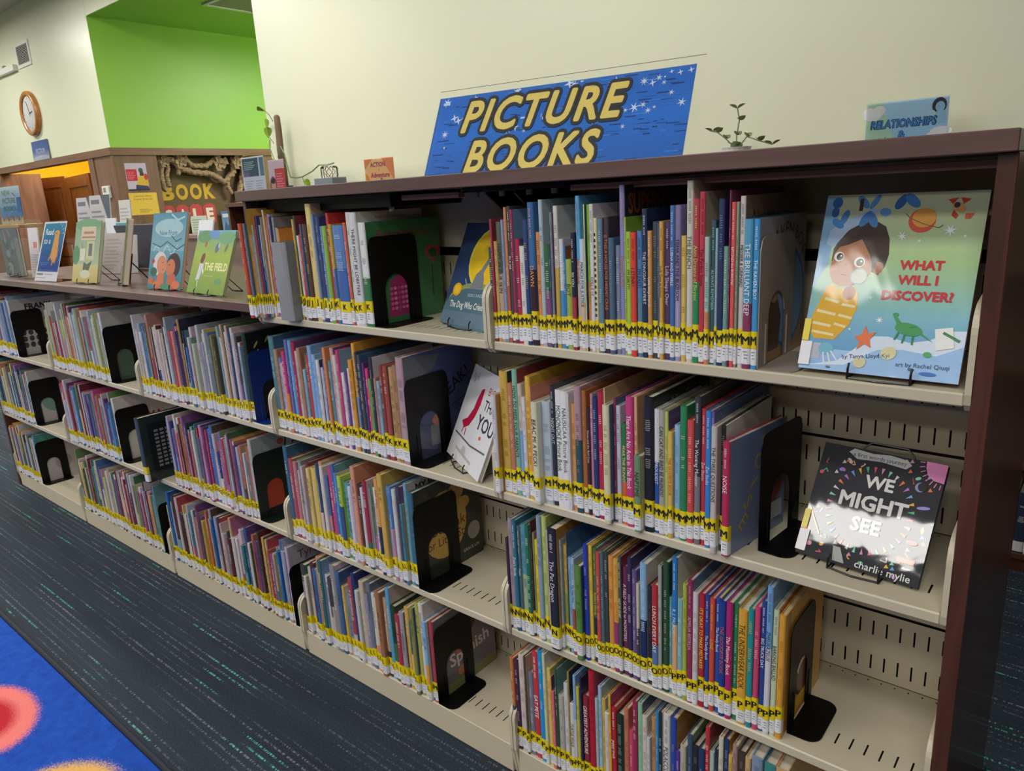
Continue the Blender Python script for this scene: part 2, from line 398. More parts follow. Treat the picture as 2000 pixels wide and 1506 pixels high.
BOOKS = {
 '5A': '''3662.9|12.6|4|203|35503f||-|d8d8c8
3675.5|6.8|4|262|a32a45||-|e8d0d0
3682.2|9.9|4|216|c9a25a||-|7a2a20
3692.2|13.9|4|256|5b6450|b5a08c|HAPPY IN OUR SKIN|2a2a2a
3706.0|6.3|4|260|8b9bc4||-|5a6a9c
3712.4|7.7|4|285|d08655|c4614c|OUT OF A JAR|f0e0d0
3720.1|9.2|4|287|4a463f||IN A JAR|e8e4d8
3729.3|8.0|4|280|9c2f55||-|f0d8e0
3737.3|12.6|4|220|b32b48||-|f0d8d8
3749.8|15.2|4|206|d9d6cc||-|333333
3765.0|11.7|4|259|2f4478||-|c8a850
3776.8|16.2|4|293|3d6ea5|3a2c34|DAWN|e8a070
3793.0|12.0|4|234|d98a4c||-|7a3a20
3805.0|10.4|4|297|a9bcc0||-|3a5a8a
3815.4|13.8|4|208|2f6b3c|8a4a80|-|e8e8d8
3829.2|4.8|4|205|3a4566||-|c8c8d0
3834.0|5.6|4|272|7f8790||-|3a3a40
3839.6|11.1|4|284|d6d2c6|c9a94a|-|7a5a20
3850.6|10.7|4|220|cdd2d4|4a90c2|-|e8f0f8
3861.3|6.3|4|206|2f7ab5||-|d8e8f8
3867.6|15.0|4|181|9fb04a||BOT|4a4a20
3882.7|9.7|4|232|1f2440|b03038|SO YOU|f0e8d0
3892.3|10.1|4|301|5aa7d6|c8b4a4|Hey Grandude|a03c50
3902.4|11.5|4|220|c3d2df|cdb79f|MARCH FOR JUSTICE|4a3a30
3913.9|3.1|4|285|cfd29a||-|8a8a50
3917.0|10.5|4|284|7ab03c|c98a55|-|b04a20
3927.5|9.3|4|285|d5d2d4||DOLL-E 1.0|7a2a50
3936.8|7.7|4|259|d8d19f||#|202020
3944.5|11.8|4|258|5f8296||-|c0d0d8
3956.3|12.0|4|260|453840||IS THIS A HOUSE FOR HERMIT CRAB|c87850
3968.3|12.3|4|222|4d6880||-|9ab0c0
3980.6|10.3|4|208|7f8aa6||-|e0e0f0
3990.9|11.3|4|316|8c88b8||Goodnight ABC|d08a5a
4002.1|4.3|4|259|8fb53c||-|f0f0f0
4006.4|9.9|4|233|a6c43a||I'M DIRTY!|26301c
4016.3|11.7|4|232|e0452c||I STINK!|5a1a30
4028.0|10.9|4|234|4d84b8|5a88a0|I'M FAST!|20305a
4038.9|10.9|4|273|1f3556||THE DINOSAUR EXPERT|d8dce0
4049.9|9.2|4|234|d09450||Little Bitty Friends|f0e8e0
4059.1|11.7|4|250|3f4a48||-|8a9090
4070.8|4.2|4|248|4a5f90||-|d0d8e8
4075.0|8.4|4|250|d9a548||Lola Goes to School|6a4a20
4083.4|12.5|4|249|563a63||Lola Sleeps Over|d8c8e0
4095.8|9.2|4|277|3f73b8||LUBNA AND PEBBLE|e0e8f8
4105.1|11.2|4|277|8578a5|a59cc4|TISHA AND THE BLOSSOM|2a2a50
4116.3|9.7|4|225|d9b857||-|8a5a20
4126.0|12.9|4|317|cfcabb||THE BENCH|4a6a4a
4138.8|12.3|4|287|b5384a|2f8a55|Anni Dreams of Biryani|b8d850
4151.1|10.7|4|298|c1374a||The Perfect Siesta|401020
4161.9|8.7|4|223|a8c7b8|d9885a|-|7a1a1a
4170.6|9.6|4|250|3c5a5c||ALWAYS REMEMBER|9ac4c8
4180.1|4.8|4|237|8fb3c7||-|e0c860
4184.9|11.3|4|285|2b335c||-|5aa0e0
4196.2|8.9|4|207|6f9e8c||-|e8f0e8
4205.1|3.3|4|298|7d2d5e||-|d8b0c8
4208.3|7.9|4|279|e05a50||BEYOND the BURROW|f8e0d8
4216.2|5.0|4|279|8d9a86||-|5a6a58
4221.3|9.6|4|288|cfc6c2||MESSIER & GRIMARD|3a2a2a
4230.8|15.4|4|251|4d9cc0|8a3a5a|THE BRILLIANT DEEP|f0f0f0
4246.2|10.7|4|251|3d96d0||THE RAVEN BOY|e8f4f8''',
 '5B': '''3657.9|14.0|-10|235|d0ccd0||-|4a4a5a
3671.9|23.9|4|288|c9a640||-|3a2a10
3695.8|14.2|4|263|c07a5c||-|f0d8c0
3710.0|14.3|4|297|7fb59a||HOW TO FEED YOUR PARENTS|26382e
3724.4|12.4|4|265|c3b8a8|7ea5c9|-|8a2a2a
3736.8|10.3|4|237|d3cfd2||-|c05a60
3747.1|14.5|4|285|dcae2e||-|5a4a10
3761.6|4.3|4|265|e0927a||-|5a2a20
3765.9|5.8|4|225|cfcdc3||MYLES|2a2a2a
3771.7|17.1|-10|234|d5d3b0||BEAC MI A PECKI|26263a
3788.8|23.9|4|235|b5c3cc||-|5a6a7a
3812.6|13.1|4|272|2e3138||NIGHT OUT|d8d8d8
3825.8|19.1|4|265|e2e0e0||MONONOKE Picture Book|3a6a4a
3844.9|16.8|4|265|e2e0e0||NAUSICAA Picture Book|5a5a6a
3861.8|3.3|4|262|d9d8da||-|c04040
3865.1|11.3|4|240|d99a4d||-|8a3a20
3876.4|17.1|4|280|b08c96|35545c|-|3a2a30
3893.5|11.7|4|272|a5662a||-|e0a040
3905.2|9.0|4|236|3d2430||Verne and the Red Coat|d8c8c8
3914.2|7.7|4|268|c07a86||-|f0e0e0
3921.9|12.7|4|261|2b3a70||-|d0d8f0
3934.6|15.1|4|276|b3203f||-|f0d0d0
3949.6|3.7|4|285|c9ae7e||-|5a4a2a
3953.4|16.1|-10|254|d5cfa8||-|6a5a3a
3969.5|7.3|4|265|8a2f52||-|d8b0c0
3976.8|10.3|4|252|c4ccd6||-|4a4a6a
3987.1|12.0|4|216|2f7a3f|d9622c|FEAR THE BUNNY|f0d8a0
3999.2|17.2|4|274|c63d7e||There Are No Ants in This Book|f8e8f0
4016.4|7.8|4|276|d9a27c||-|5a3020
4024.2|15.6|-10|161|6f8f68||NAPTIME|26342a
4039.8|20.7|4|280|24262a||-|c0c0c0
4060.5|11.3|4|257|d8d8dc|2f57a3|THE PROUDEST|f0f0f8
4071.8|13.4|4|258|a8a294||CAN CAT AND BIRD BE FRIENDS?|26262a
4085.2|7.8|4|257|b3c25c||-|6a5a20
4093.0|9.9|4|219|dcb24a||THE FAVORITE BOOK|c8402a
4102.9|12.6|4|232|8fbcdc||-|4a7a9c
4115.5|15.1|4|272|2a8250||-|d8e8d8
4130.6|14.4|4|247|d04a4a||-|f0d8a0
4145.0|12.6|4|294|3a3a40|77777a|The Wanting Monster|e0e0e0
4157.6|10.0|4|272|b8323f||Zen Shorts|f0e0d0
4167.6|10.7|4|270|2f82cf||Zen Socks|d0e8f8
4178.3|6.1|4|270|6a55a5||Zen Ties|d8d0f0
4184.4|12.2|-10|248|c2b9b2||THE THREE QUESTIONS|3a3632
4196.6|9.1|4|247|2a2f2c||-|8a9a8a
4205.7|14.9|-10|223|b5264f||NOISE|f8d8e0''',
 '5C': '''3664.3|8.9|4|238|33243f||-|8a5a70
3673.2|14.5|4|289|a08c92||-|5a4a52
3687.7|12.7|4|291|2f6f88||Zola's Smile|e8f0f0
3700.4|9.5|4|278|4a6a70||Owen|e8e8e8
3709.9|16.4|4|283|4f96a8|9fb48a|-|5a4a88
3726.4|13.2|4|289|1f6b4a||-|f0f0e8
3739.5|3.8|4|298|5a2a28||-|e8d8c8
3743.4|6.9|4|271|7d9048||-|3a4a20
3750.3|11.4|4|255|e0c21e||-|5a4a10
3761.7|12.8|4|320|8a9cae||-|3a4a60
3774.5|14.2|4|321|b4c66a||-|4a5a2a
3788.7|11.1|4|291|c3a8b8||-|8a4a68
3799.8|24.9|-10|305|2a2b30||The Pet Dragon|e0e0e0
3824.7|5.8|4|277|9aa6ae||-|4a5a60
3830.5|11.5|4|265|c2a83a|8a9a3a|-|b84020
3842.0|4.3|4|298|3a3a3c||-|d8d8d8
3846.3|9.2|4|241|7ba9c6||-|3a5a80
3855.5|9.2|4|242|9db9cc|a0523c|The New Hare|3a4a6a
3864.7|7.0|4|228|c6434f||-|f0e0e0
3871.7|16.7|-10|234|5a8a3c||-|3a5a28
3888.3|12.4|4|285|2b3fa8||-|c8d0f0
3900.7|9.5|4|284|d8c03c||-|8a6a20
3910.2|10.4|4|281|4e6a3a|2c2f38|Robbie's Words|e0c840
3920.7|11.1|4|275|c24b3f||-|f0d0c0
3931.8|8.9|4|282|456a78||-|a8d0d8
3940.7|9.6|4|282|3a4648||-|c0d0d0
3950.3|13.1|4|275|d9913c||-|8a3a20
3963.4|13.0|4|272|d9a53c|96386e|WAITING|d8782a
3976.4|8.4|4|282|485a48||NOT SO QUIET|e8f0e0
3984.8|12.7|4|260|6a2f50||A FIELD GUIDE to MONSTERS|e8d8e0
3997.5|10.1|4|284|3c3054||-|e0d8e8
4007.6|11.3|4|259|6c5488||-|d8d0e0
4018.9|7.6|4|232|c9bfa6|454050|-|e8e0d0
4026.5|16.5|4|281|85aed2|23335e|-|d8e0f0
4043.0|12.2|4|233|2c2a30||-|b04040
4055.1|15.0|4|241|b52a2a|5a78a8|LUNCH EVERY DAY|f0e8d8
4070.2|8.9|4|289|9aa098||-|f0f0f0
4079.1|14.2|4|299|31502f||-|c0d0b8
4093.3|7.0|4|224|5a98a0||-|d0e8e8
4100.3|12.2|4|316|2a78bd|d8a878|R. J. PALACIO|d0e4f4
4112.5|12.1|4|228|7fb0b2||-|d8e8e8
4124.6|9.7|4|266|a9b23a||-|4a5a20
4134.3|12.5|4|278|8f2f50||AMELIA BEDELIA|d0a0b0
4146.8|11.6|4|255|cfcacb||-|b04a4a
4158.4|12.7|4|255|b3222f||IT'S OKAY TO MAKE MISTAKES|f0d030
4171.1|9.9|4|256|27479a||The Daddy Book|f0e8e8
4181.0|11.1|4|253|d04a34||LOVE|f0d040
4192.0|10.0|4|256|2f4fa5||The Family Book|f0f0f0
4202.0|12.8|4|255|21408f||THE GOODBYE BOOK|d85a50
4214.8|13.7|4|256|b01f6f||The Mommy Book|f8e8d0
4228.5|10.4|4|256|2f7a4c||-|e8f0e0
4238.9|18.5|4|250|d9a028||THE UNDERWEAR BOOK|3a2a10
4257.4|12.2|4|257|1f8f92||-|d8c840
4269.6|11.0|4|265|cf4570||-|f0d8e0
4280.6|10.5|4|279|2c4690||BIG TRUCK DAY|f0f0f0
4291.2|11.8|4|314|6fa3d4|cfccd4|ZHEUXAZEUX|3a3a4a
4303.0|11.1|4|269|c3cfa8||BARKING BALLAD|2a302a
4314.1|12.5|4|263|d99a24||-|a85a14''',
 '5D': '''3656.0|12.0|4|263|c9753c|3a5a60|-|f0e0d0
3668.0|13.6|4|261|4a2a44||-|e8c8d8
3681.6|18.5|4|280|cfc0bd||-|a04050
3700.1|7.5|4|284|55482a||-|a89860
3707.5|15.7|4|241|7a7f92||-|e8e8f0
3723.2|18.7|4|304|c33a42||EAT PETE|f8f0f0
3742.0|16.9|4|314|1592cf||-|d0f0f8
3758.8|8.8|4|315|d0cfa0||-|5a5a30
3767.6|11.9|4|277|d9c070||-|b04a30
3779.5|5.5|4|260|d9a03c||-|7a4a10
3785.0|7.0|4|223|d96a86||-|f8e0e8
3792.0|7.8|4|285|2f5540||-|d0e0d0
3799.8|15.4|4|217|b3aea4||-|6a645a
3815.3|15.3|4|254|c9ccd2||-|b04a5a
3830.5|6.1|4|294|a08a3a||-|5a4a1a
3836.6|12.1|4|212|cfccc8||TURTLE WALK|3a3a3a
3848.6|7.6|4|294|8ab0dc|c8c8c8|-|a04a4a
3856.2|9.0|4|266|bfb84a||-|4a4a20
3865.2|6.0|4|293|1f2d50||-|8090b0
3871.2|16.3|4|247|8a2f3c||GREATEST ADVENTURE|f0e8e8
3887.5|17.5|4|321|b01c34||-|801020
3905.0|8.7|4|254|a0b6bd||-|5a7078
3913.7|10.0|4|290|9cbad0||-|4a6a80
3923.7|9.9|4|262|c9a84a||-|6a5010
3933.6|11.2|4|232|d0cec8||-|c07a60
3944.9|7.0|4|285|e0a828||-|6a4a10
3951.8|12.4|4|256|b8222f||puppy truck|f8f0f0
3964.2|17.7|4|243|24382f||-|9ac0a8
3982.0|12.1|4|264|c4785c||-|7a3a2a
3994.0|12.0|4|212|c8486a||-|f8e0e8
4006.0|11.8|4|295|a02a52||-|f0d0e0
4017.8|11.7|4|294|8fc29c||-|c05a40
4029.5|12.8|4|269|d0c6bd||-|6a5a50
4042.4|7.6|4|220|c9cacd||-|3a4a6a
4050.0|12.6|4|272|b98a54||-|6a4420
4062.6|8.7|4|294|2f8ac4||-|d0e8f8
4071.3|8.7|4|299|2a3040||-|d8d8e0
4080.0|17.1|4|298|d5d3d0||POLACCO|3a3a50
4097.1|14.4|4|294|2a4aa8||-|c0a040
4111.5|9.5|4|220|5a3a9a||-|e0d8f0
4121.1|14.1|4|241|b8b0a0||-|6a604a
4135.2|12.8|4|271|3a5470||-|a0b8d0
4147.9|14.9|4|251|2c2c30||-|8a8a8a
4162.8|13.5|4|253|24406a||-|a0c0e0
4176.3|10.0|4|311|c03038||-|f8f0f0
4186.4|9.9|4|257|a8c4b4||-|3a5a4a
4196.3|8.7|4|267|2c3550||-|a0a8c0
4205.1|10.8|4|301|cfc8b4||-|6a604a
4215.9|10.7|4|300|26406e||-|90a8d0
4226.6|8.5|4|269|d9b04a||-|6a4a10
4235.1|10.5|4|299|a88a80||-|5a4038
4245.6|15.5|4|287|4a3c34||-|a09080
4261.1|12.2|4|284|c9a870||-|6a5020
4273.3|23.0|4|293|8094b0||-|2a3a5a
4296.4|24.4|4|287|3f8a8c||-|c0e0e0
4320.8|23.8|4|289|c9a060||-|6a4a20''',
 '4A': '''2762.6|19.9|-42|270|b8432c||-|f0d8d0
2782.5|11.4|-38|269|5f6f7a||-|c0c8d0
2793.9|3.4|-32|309|2a3f55||-|90a0b0
2797.3|5.4|-28|239|c98a3c||-|5a3a10
2802.7|7.5|-22|264|a59c8c||-|2a2a2a
2810.2|3.5|-16|289|b83c44||-|f0d8d8
2813.7|4.1|-12|288|2f4c80||-|c0d0e8
2817.8|4.1|-8|263|b8c4cc|4a78b0|-|f0f0f0
2821.9|4.1|-4|285|b89a70||-|5a4020
2826.0|6.7|0|304|cfc8b4||-|5a5a6a
2832.7|6.7|4|284|c8705a||-|f0e0d8
2839.4|13.0|4|291|8a88c0||-|e8e8f8
2852.4|10.3|4|284|26303c||-|8a98a8
2862.8|10.3|4|283|8a8c90||-|e0e0e0
2873.0|10.2|4|254|7aa8b0||-|e0f0f0
2883.3|10.1|4|251|d0863c||-|5a2a10
2893.4|66.9|-26|216|8a8b8e|||000000
2960.3|8.5|4|275|c9a840||-|5a4a10
2968.8|8.4|4|285|3c4444||-|90a0a0
2977.2|9.6|4|232|cfcfc8||-|5a5a5a
2986.8|9.5|4|235|c43c34||-|f0e0d0
2996.3|9.5|4|262|3f5a78||-|b0c8e0
3005.8|21.1|4|262|5a4034||-|d0b8a0
3026.9|23.1|4|314|d9c277||-|6a5a20
3050.0|11.4|4|286|7a8fb0||-|e0e8f0
3061.4|18.1|4|279|3c4a78||-|c0c8e8
3079.5|13.5|4|255|5a84b4||-|d8e8f8
3093.0|17.8|4|256|8ab04a||-|e8e060
3110.8|11.0|4|288|c42f34||-|f0e8e0
3121.8|13.1|4|260|b8a02a|4a6fb0|-|f0f0e8
3134.9|45.0|4|257|5a7fb8|4468a8|-|c8d8f0
3179.8|10.5|4|263|d9604a||-|f8e8e0
3190.3|16.7|4|288|d0cdc8||-|5a5a5a
3207.0|26.7|4|287|cfcfcf||THERE MIGHT BE LOBSTERS|3a3a44
3233.7|26.2|4|262|d8dcd8|3c7a4a|-|3a6a44''',
 '4B': '''2753.8|26.1|4|292|4f7a80||-|c0d8d8
2779.9|17.1|4|254|a8896c||-|4a3a2a
2797.0|13.6|4|230|5a88b0||-|d0e0f0
2810.6|13.5|4|216|cfa8a8||-|8a3a4a
2824.1|16.7|4|253|c23c7c|d98a3c|-|f0e0e0
2840.8|13.2|4|289|6a6fa8||-|d8d8f0
2854.0|16.4|4|288|6a9cd0||-|e0f0f8
2870.4|16.3|4|284|a83040||-|f0d8d8
2886.7|16.1|4|259|b8b4ae||-|4a4a4a
2902.8|16.0|4|270|b08060||-|4a2a1a
2918.8|12.7|4|208|8fb0cc||-|3a4a6a
2931.5|9.4|4|257|3f5a3c||-|c0d0b8
2940.9|15.6|4|252|b84038||-|f0d8d0
2956.6|18.6|4|282|7aa6d0||-|e8f0f8
2975.1|15.3|4|258|90b0d8||-|3a4a7a
2990.4|15.2|4|244|d0d0d0||-|3a3a3a
3005.6|12.1|4|223|b8bcc8||-|3a3a5a
3017.7|12.0|4|245|5a4a88||-|d8d0f0
3029.6|11.9|4|283|d98a50||-|6a2a10
3041.5|14.7|4|246|5a8a98||-|d8f0f0
3056.3|14.6|4|284|c89898||-|7a3a3a
3070.9|14.5|4|265|d0cabd||-|4a4436
3085.3|14.4|4|281|c04070||-|f8e0e8
3099.7|14.2|4|219|d5d2d2||-|2a2a2a
3113.9|10.2|4|224|6a4a8c||-|e0d8f0
3124.1|12.3|4|233|cccccc||-|4a4a8a
3136.4|16.7|4|259|d9952c||-|5a3a10
3153.1|13.8|4|305|dca030|7a8ab0|-|4a3a10
3166.9|10.9|4|283|3c3c48||-|d0d0d8
3177.8|13.6|4|277|4a4c50||-|e0e0e0
3191.4|8.1|4|256|6a3c80||-|e8d8f0
3199.5|13.4|4|241|d0406c||-|f8e0e8
3212.8|13.3|4|215|6aa048||-|d04030
3226.1|13.2|4|275|34363a||-|d0d0d0
3239.3|10.4|4|221|b08070||-|5a2a20
3249.7|13.0|4|214|8fa8b8||-|3a4a5a
3262.7|12.9|4|257|8a4030||-|f0d8c0
3275.5|17.8|4|257|a04a38||-|f0e0c0
3293.4|17.6|4|255|b89058||-|5a3a18
3311.0|17.4|4|262|a07a50||-|3a2a1a''',
}
# ------------------------------------------------------------------ carpet and rug materials
def carpet_mat():
    m, nt, b = _new('striped carpet')
    N, L = nt.nodes, nt.links
    tc = N.new('ShaderNodeTexCoord')
    def noise(scale, vec, detail=2):
        mp = N.new('ShaderNodeMapping'); mp.inputs['Scale'].default_value = vec
        no = N.new('ShaderNodeTexNoise'); no.inputs['Scale'].default_value = scale; no.inputs['Detail'].default_value = detail
        L.new(tc.outputs['Object'], mp.inputs['Vector']); L.new(mp.outputs[0], no.inputs['Vector'])
        return no.outputs['Fac']
    def ramp(src, a, c):
        r = N.new('ShaderNodeMapRange'); r.inputs[1].default_value = a; r.inputs[2].default_value = c
        L.new(src, r.inputs[0]); return r.outputs[0]
    def mul(a, c):
        n = N.new('ShaderNodeMath'); n.operation = 'MULTIPLY'; L.new(a, n.inputs[0])
        if isinstance(c, float): n.inputs[1].default_value = c
        else: L.new(c, n.inputs[1])
        return n.outputs[0]
    def mix(fac, a, c):
        n = N.new('ShaderNodeMix'); n.data_type = 'RGBA'; L.new(fac, n.inputs[0])
        for s, q in ((6, a), (7, c)):
            if isinstance(q, tuple): n.inputs[s].default_value = q
            else: L.new(q, n.inputs[s])
        return n.outputs[2]
    base = mix(ramp(noise(1.0, (1.2, 9, 1), 3), 0.35, 0.68), S('19232c'), S('2a3844'))
    fine = mix(ramp(noise(1.0, (160, 260, 1), 1), 0.35, 0.65), S('131b23'), S('323f4b'))
    h = N.new('ShaderNodeMix'); h.data_type = 'RGBA'; h.inputs[0].default_value = 0.45
    L.new(base, h.inputs[6]); L.new(fine, h.inputs[7])
    # dotted yarn rows: thin lines across y, broken up along x
    wv = N.new('ShaderNodeTexWave'); wv.bands_direction = 'Y'; wv.inputs['Scale'].default_value = 14.0; wv.inputs['Distortion'].default_value = 0.15
    L.new(tc.outputs['Object'], wv.inputs['Vector'])
    row = ramp(wv.outputs['Fac'], 0.72, 0.95)
    dots = ramp(noise(1.0, (190, 60, 1), 0), 0.47, 0.6)
    pale = mul(mul(row, ramp(noise(1.0, (1.5, 26, 1), 1), 0.44, 0.64)), dots)
    c1 = mix(mul(pale, 0.62), h.outputs[2], S('8b8a95'))
    mint = mul(mul(row, ramp(noise(1.0, (2.1, 17, 4), 1), 0.63, 0.68)), dots)
    c2 = mix(mul(mint, 0.95), c1, S('58c0a2'))
    L.new(c2, b.inputs['Base Color'])
    b.inputs['Roughness'].default_value = 0.75
    b.inputs['Specular IOR Level'].default_value = 0.3
    n2 = N.new('ShaderNodeTexNoise'); n2.inputs['Scale'].default_value = 320
    bp = N.new('ShaderNodeBump'); bp.inputs['Strength'].default_value = 0.5; bp.inputs['Distance'].default_value = 0.003
    L.new(tc.outputs['Object'], n2.inputs['Vector']); L.new(n2.outputs['Fac'], bp.inputs['Height']); L.new(bp.outputs[0], b.inputs['Normal'])
    return m

def rug_mat():
    m, nt, b = _new('blue planet rug')
    N, L = nt.nodes, nt.links
    tc = N.new('ShaderNodeTexCoord')
    n0 = N.new('ShaderNodeTexNoise'); n0.inputs['Scale'].default_value = 40; n0.inputs['Detail'].default_value = 3
    L.new(tc.outputs['Object'], n0.inputs['Vector'])
    cr = N.new('ShaderNodeMix'); cr.data_type = 'RGBA'
    cr.inputs[6].default_value = S('0b2f86'); cr.inputs[7].default_value = S('1a57bc')
    L.new(n0.outputs['Fac'], cr.inputs[0])
    col = cr.outputs[2]
    fz = N.new('ShaderNodeTexNoise'); fz.inputs['Scale'].default_value = 230
    L.new(tc.outputs['Object'], fz.inputs['Vector'])
    def blob(col, c, r, hexes):
        for k, (rr, hx, soft) in enumerate(hexes):
            mp = N.new('ShaderNodeMapping')
            mp.inputs['Location'].default_value = (-c[0] / (r[0] * rr), -c[1] / (r[1] * rr), 0)
            mp.inputs['Scale'].default_value = (1 / (r[0] * rr), 1 / (r[1] * rr), 0)
            ln = N.new('ShaderNodeVectorMath'); ln.operation = 'LENGTH'
            ad = N.new('ShaderNodeMath'); ad.operation = 'MULTIPLY_ADD'; ad.inputs[1].default_value = 0.35; 
            L.new(tc.outputs['Object'], mp.inputs['Vector']); L.new(mp.outputs[0], ln.inputs[0])
            L.new(fz.outputs['Fac'], ad.inputs[0]); L.new(ln.outputs['Value'], ad.inputs[2])
            mr = N.new('ShaderNodeMapRange'); mr.inputs[1].default_value = 1.17 - soft; mr.inputs[2].default_value = 1.17 + soft
            mr.inputs[3].default_value = 1; mr.inputs[4].default_value = 0
            L.new(ad.outputs[0], mr.inputs[0])
            mx = N.new('ShaderNodeMix'); mx.data_type = 'RGBA'; mx.inputs[7].default_value = S(hx)
            L.new(mr.outputs[0], mx.inputs[0]); L.new(col, mx.inputs[6]); col = mx.outputs[2]
        return col
    col = blob(col, (2.235, -0.80), (0.20, 0.135), [(1.0, 'e0756f', 0.08), (0.6, 'b3202e', 0.2)])
    col = blob(col, (2.80, -0.84), (0.20, 0.20), [(1.0, 'd9a85a', 0.08), (0.6, 'c07a2a', 0.2)])
    col = blob(col, (1.3, -1.6), (0.30, 0.30), [(1.0, '4fa05a', 0.08), (0.6, '2f7a48', 0.2)])
    L.new(col, b.inputs['Base Color'])
    b.inputs['Roughness'].default_value = 0.85
    b.inputs['Specular IOR Level'].default_value = 0.2
    bp = N.new('ShaderNodeBump'); bp.inputs['Strength'].default_value = 0.6; bp.inputs['Distance'].default_value = 0.004
    L.new(fz.outputs['Fac'], bp.inputs['Height']); L.new(bp.outputs[0], b.inputs['Normal'])
    return m
M['carpet'] = carpet_mat()
M['rug'] = rug_mat()
M['binding'] = paint('rug binding', '20242c', 0.8, 0.1, 40)

# ------------------------------------------------------------------ room shell
W1, W2, W3 = (1, 1, 1, 1), None, None
X0, X1, Y0, YW, YB = -8.0, 7.5, -9.6, 2.15, 5.6      # room limits; YW = plane of the cream wall, YB = back of the alcove
XA, XE = -3.094, -0.36                               # alcove between these
mb = MB(); mb.box(X0 - 0.2, Y0 - 0.2, -0.1, X1 + 0.2, YB + 0.2, 0.0); struct('floor', mb, M['carpet'])
mb = MB(); mb.box(X0 - 0.2, Y0 - 0.2, CEIL, X1 + 0.2, YW + 0.25, CEIL + 0.1); CEILING = struct('ceiling', mb, M['ceil'])
mb = MB(); mb.box(XE, YW, 0, X1, YW + 0.2, CEIL); struct('wall_right', mb, M['wall'])
mb = MB(); mb.box(X0, YW, 2.10, XA - 0.003, YW + 0.2, CEIL); mb.box(XA, YW, 3.283, XE, YW + 0.2, CEIL); struct('wall_left', mb, M['wall'])
mb = MB(); mb.box(X0 - 0.2, Y0, 0, X0, YB, CEIL); struct('wall_far_left', mb, M['wall'])
mb = MB(); mb.box(X1, Y0, 0, X1 + 0.2, YW + 0.2, CEIL); struct('wall_far_right', mb, M['farwall'])
mb = MB(); mb.box(X0 - 0.2, Y0 - 0.2, 0, X1 + 0.2, Y0, CEIL); struct('wall_behind', mb, M['farwall'])
# alcove: green side wall over brown panelling with a niche, green soffit
mb = MB(); mb.box(XA - 0.2, YW + 0.2, 2.10, XA, YB, 3.283); mb.box(XA - 0.002, YW + 0.002, 2.10, XA, YW + 0.2, 3.283); struct('wall_alcove', mb, M['green'])
mb = MB(); mb.box(XA, YW + 0.2, 3.283, XE + 0.2, YB, 3.40); mb.box(XA, YW + 0.002, 3.281, XE, YW + 0.2, 3.283); struct('ceiling_alcove', mb, M['green'])
mb = MB(); mb.box(XE, YW + 0.2, 0, XE + 0.2, YB, 3.283); struct('wall_alcove_right', mb, M['wall'])
mb = MB(); mb.box(XA - 0.2, YB, 0, XE + 0.2, YB + 0.2, 3.283); struct('wall_alcove_back', mb, M['green'])
NY0, NY1, NZ0, NZ1 = 2.59, 3.66, 0.95, 2.028                                # niche
mb = MB()
mb.box(XA - 0.34, YW, 0, XA, NY0, 2.03)
mb.box(XA - 0.34, NY1, 0, XA, YB, 2.03)
mb.box(XA - 0.34, NY0, 0, XA, NY1, NZ0)
mb.box(-3.533, YW, 0, XA - 0.34, YW + 0.2, 2.03)
pw = struct('wall_panelling', mb, M['oak'])
mb = MB(); mb.box(XA - 0.37, NY0 - 0.05, NZ0, XA - 0.30, NY1 + 0.05, NZ1 + 0.05); mb.build('niche_back', M['dark'], pw)
mb = MB()
mb.box(XA - 0.02, YW + 0.02, 2.03, XA + 0.02, YB, 2.10)
mb.box(X0, YW - 0.02, 2.03, XA + 0.02, YW + 0.02, 2.10)
struct('trim_1', mb, M['oakh'])
mb = MB(); mb.box(X0, YW, 0, -6.36, YW + 0.45, 2.03); struct('wall_panelling_left', mb, M['oak'])
mb = MB(); mb.bbox(XA - 0.012, YW - 0.012, 0, XA + 0.012, YW + 0.012, 2.03, 0.004); struct('trim_2', mb, M['oak'])
# room behind the double doors
mb = MB(); mb.box(X0, 3.9, 0, XA - 0.34, 4.0, 3.4); mb.box(X0, YW + 0.2, 3.0, XA - 0.34, 4.0, 3.1); mb.box(X0 + .02, YW + .46, 0, X0 + .1, 3.9, 3.0); struct('wall_vestibule', mb, M['yellow'])
def door_leaf(name, p, q, zt):
    d = math.atan2(q[1] - p[1], q[0] - p[0]); Ln = math.hypot(q[0] - p[0], q[1] - p[1])
    r = obj(name, None, None, (p[0], p[1], 0), (0, 0, d)); r['kind'] = 'structure'
    mb = MB(); st = 0.12
    mb.bbox(0, 0, 0.01, st, 0.045, zt); mb.bbox(Ln - st, 0, 0.01, Ln, 0.045, zt)
    mb.bbox(st, 0, zt - 0.14, Ln - st, 0.045, zt); mb.bbox(st, 0, 0.01, Ln - st, 0.045, 0.25); mb.bbox(st, 0, 0.95, Ln - st, 0.045, 1.08)
    mb.build('door_frame', M['door'], r)
    for za, zb_ in ((0.25, 0.95), (1.08, zt - 0.14)):
        mb = MB(); mb.box(st, 0.02, za, Ln - st, 0.035, zb_); mb.bbox(st + 0.04, 0.008, za + 0.04, Ln - st - 0.04, 0.02, zb_ - 0.04, 0.006)
        mb.build('panel', M['door'], r)
    mb = MB(); mb.tube([(Ln - 0.06, -0.04, 1.0), (Ln - 0.06, -0.04, 1.1)], 0.012); mb.tube([(Ln - 0.06, 0, 1.05), (Ln - 0.06, -0.04, 1.05)], 0.008)
    mb.build('handle', M['grey'], r)
door_leaf('door_1', (-6.95, 2.66), (-6.19, 2.82), 1.99)
door_leaf('door_2', (-6.18, 2.82), (-5.02, 2.66), 1.965)
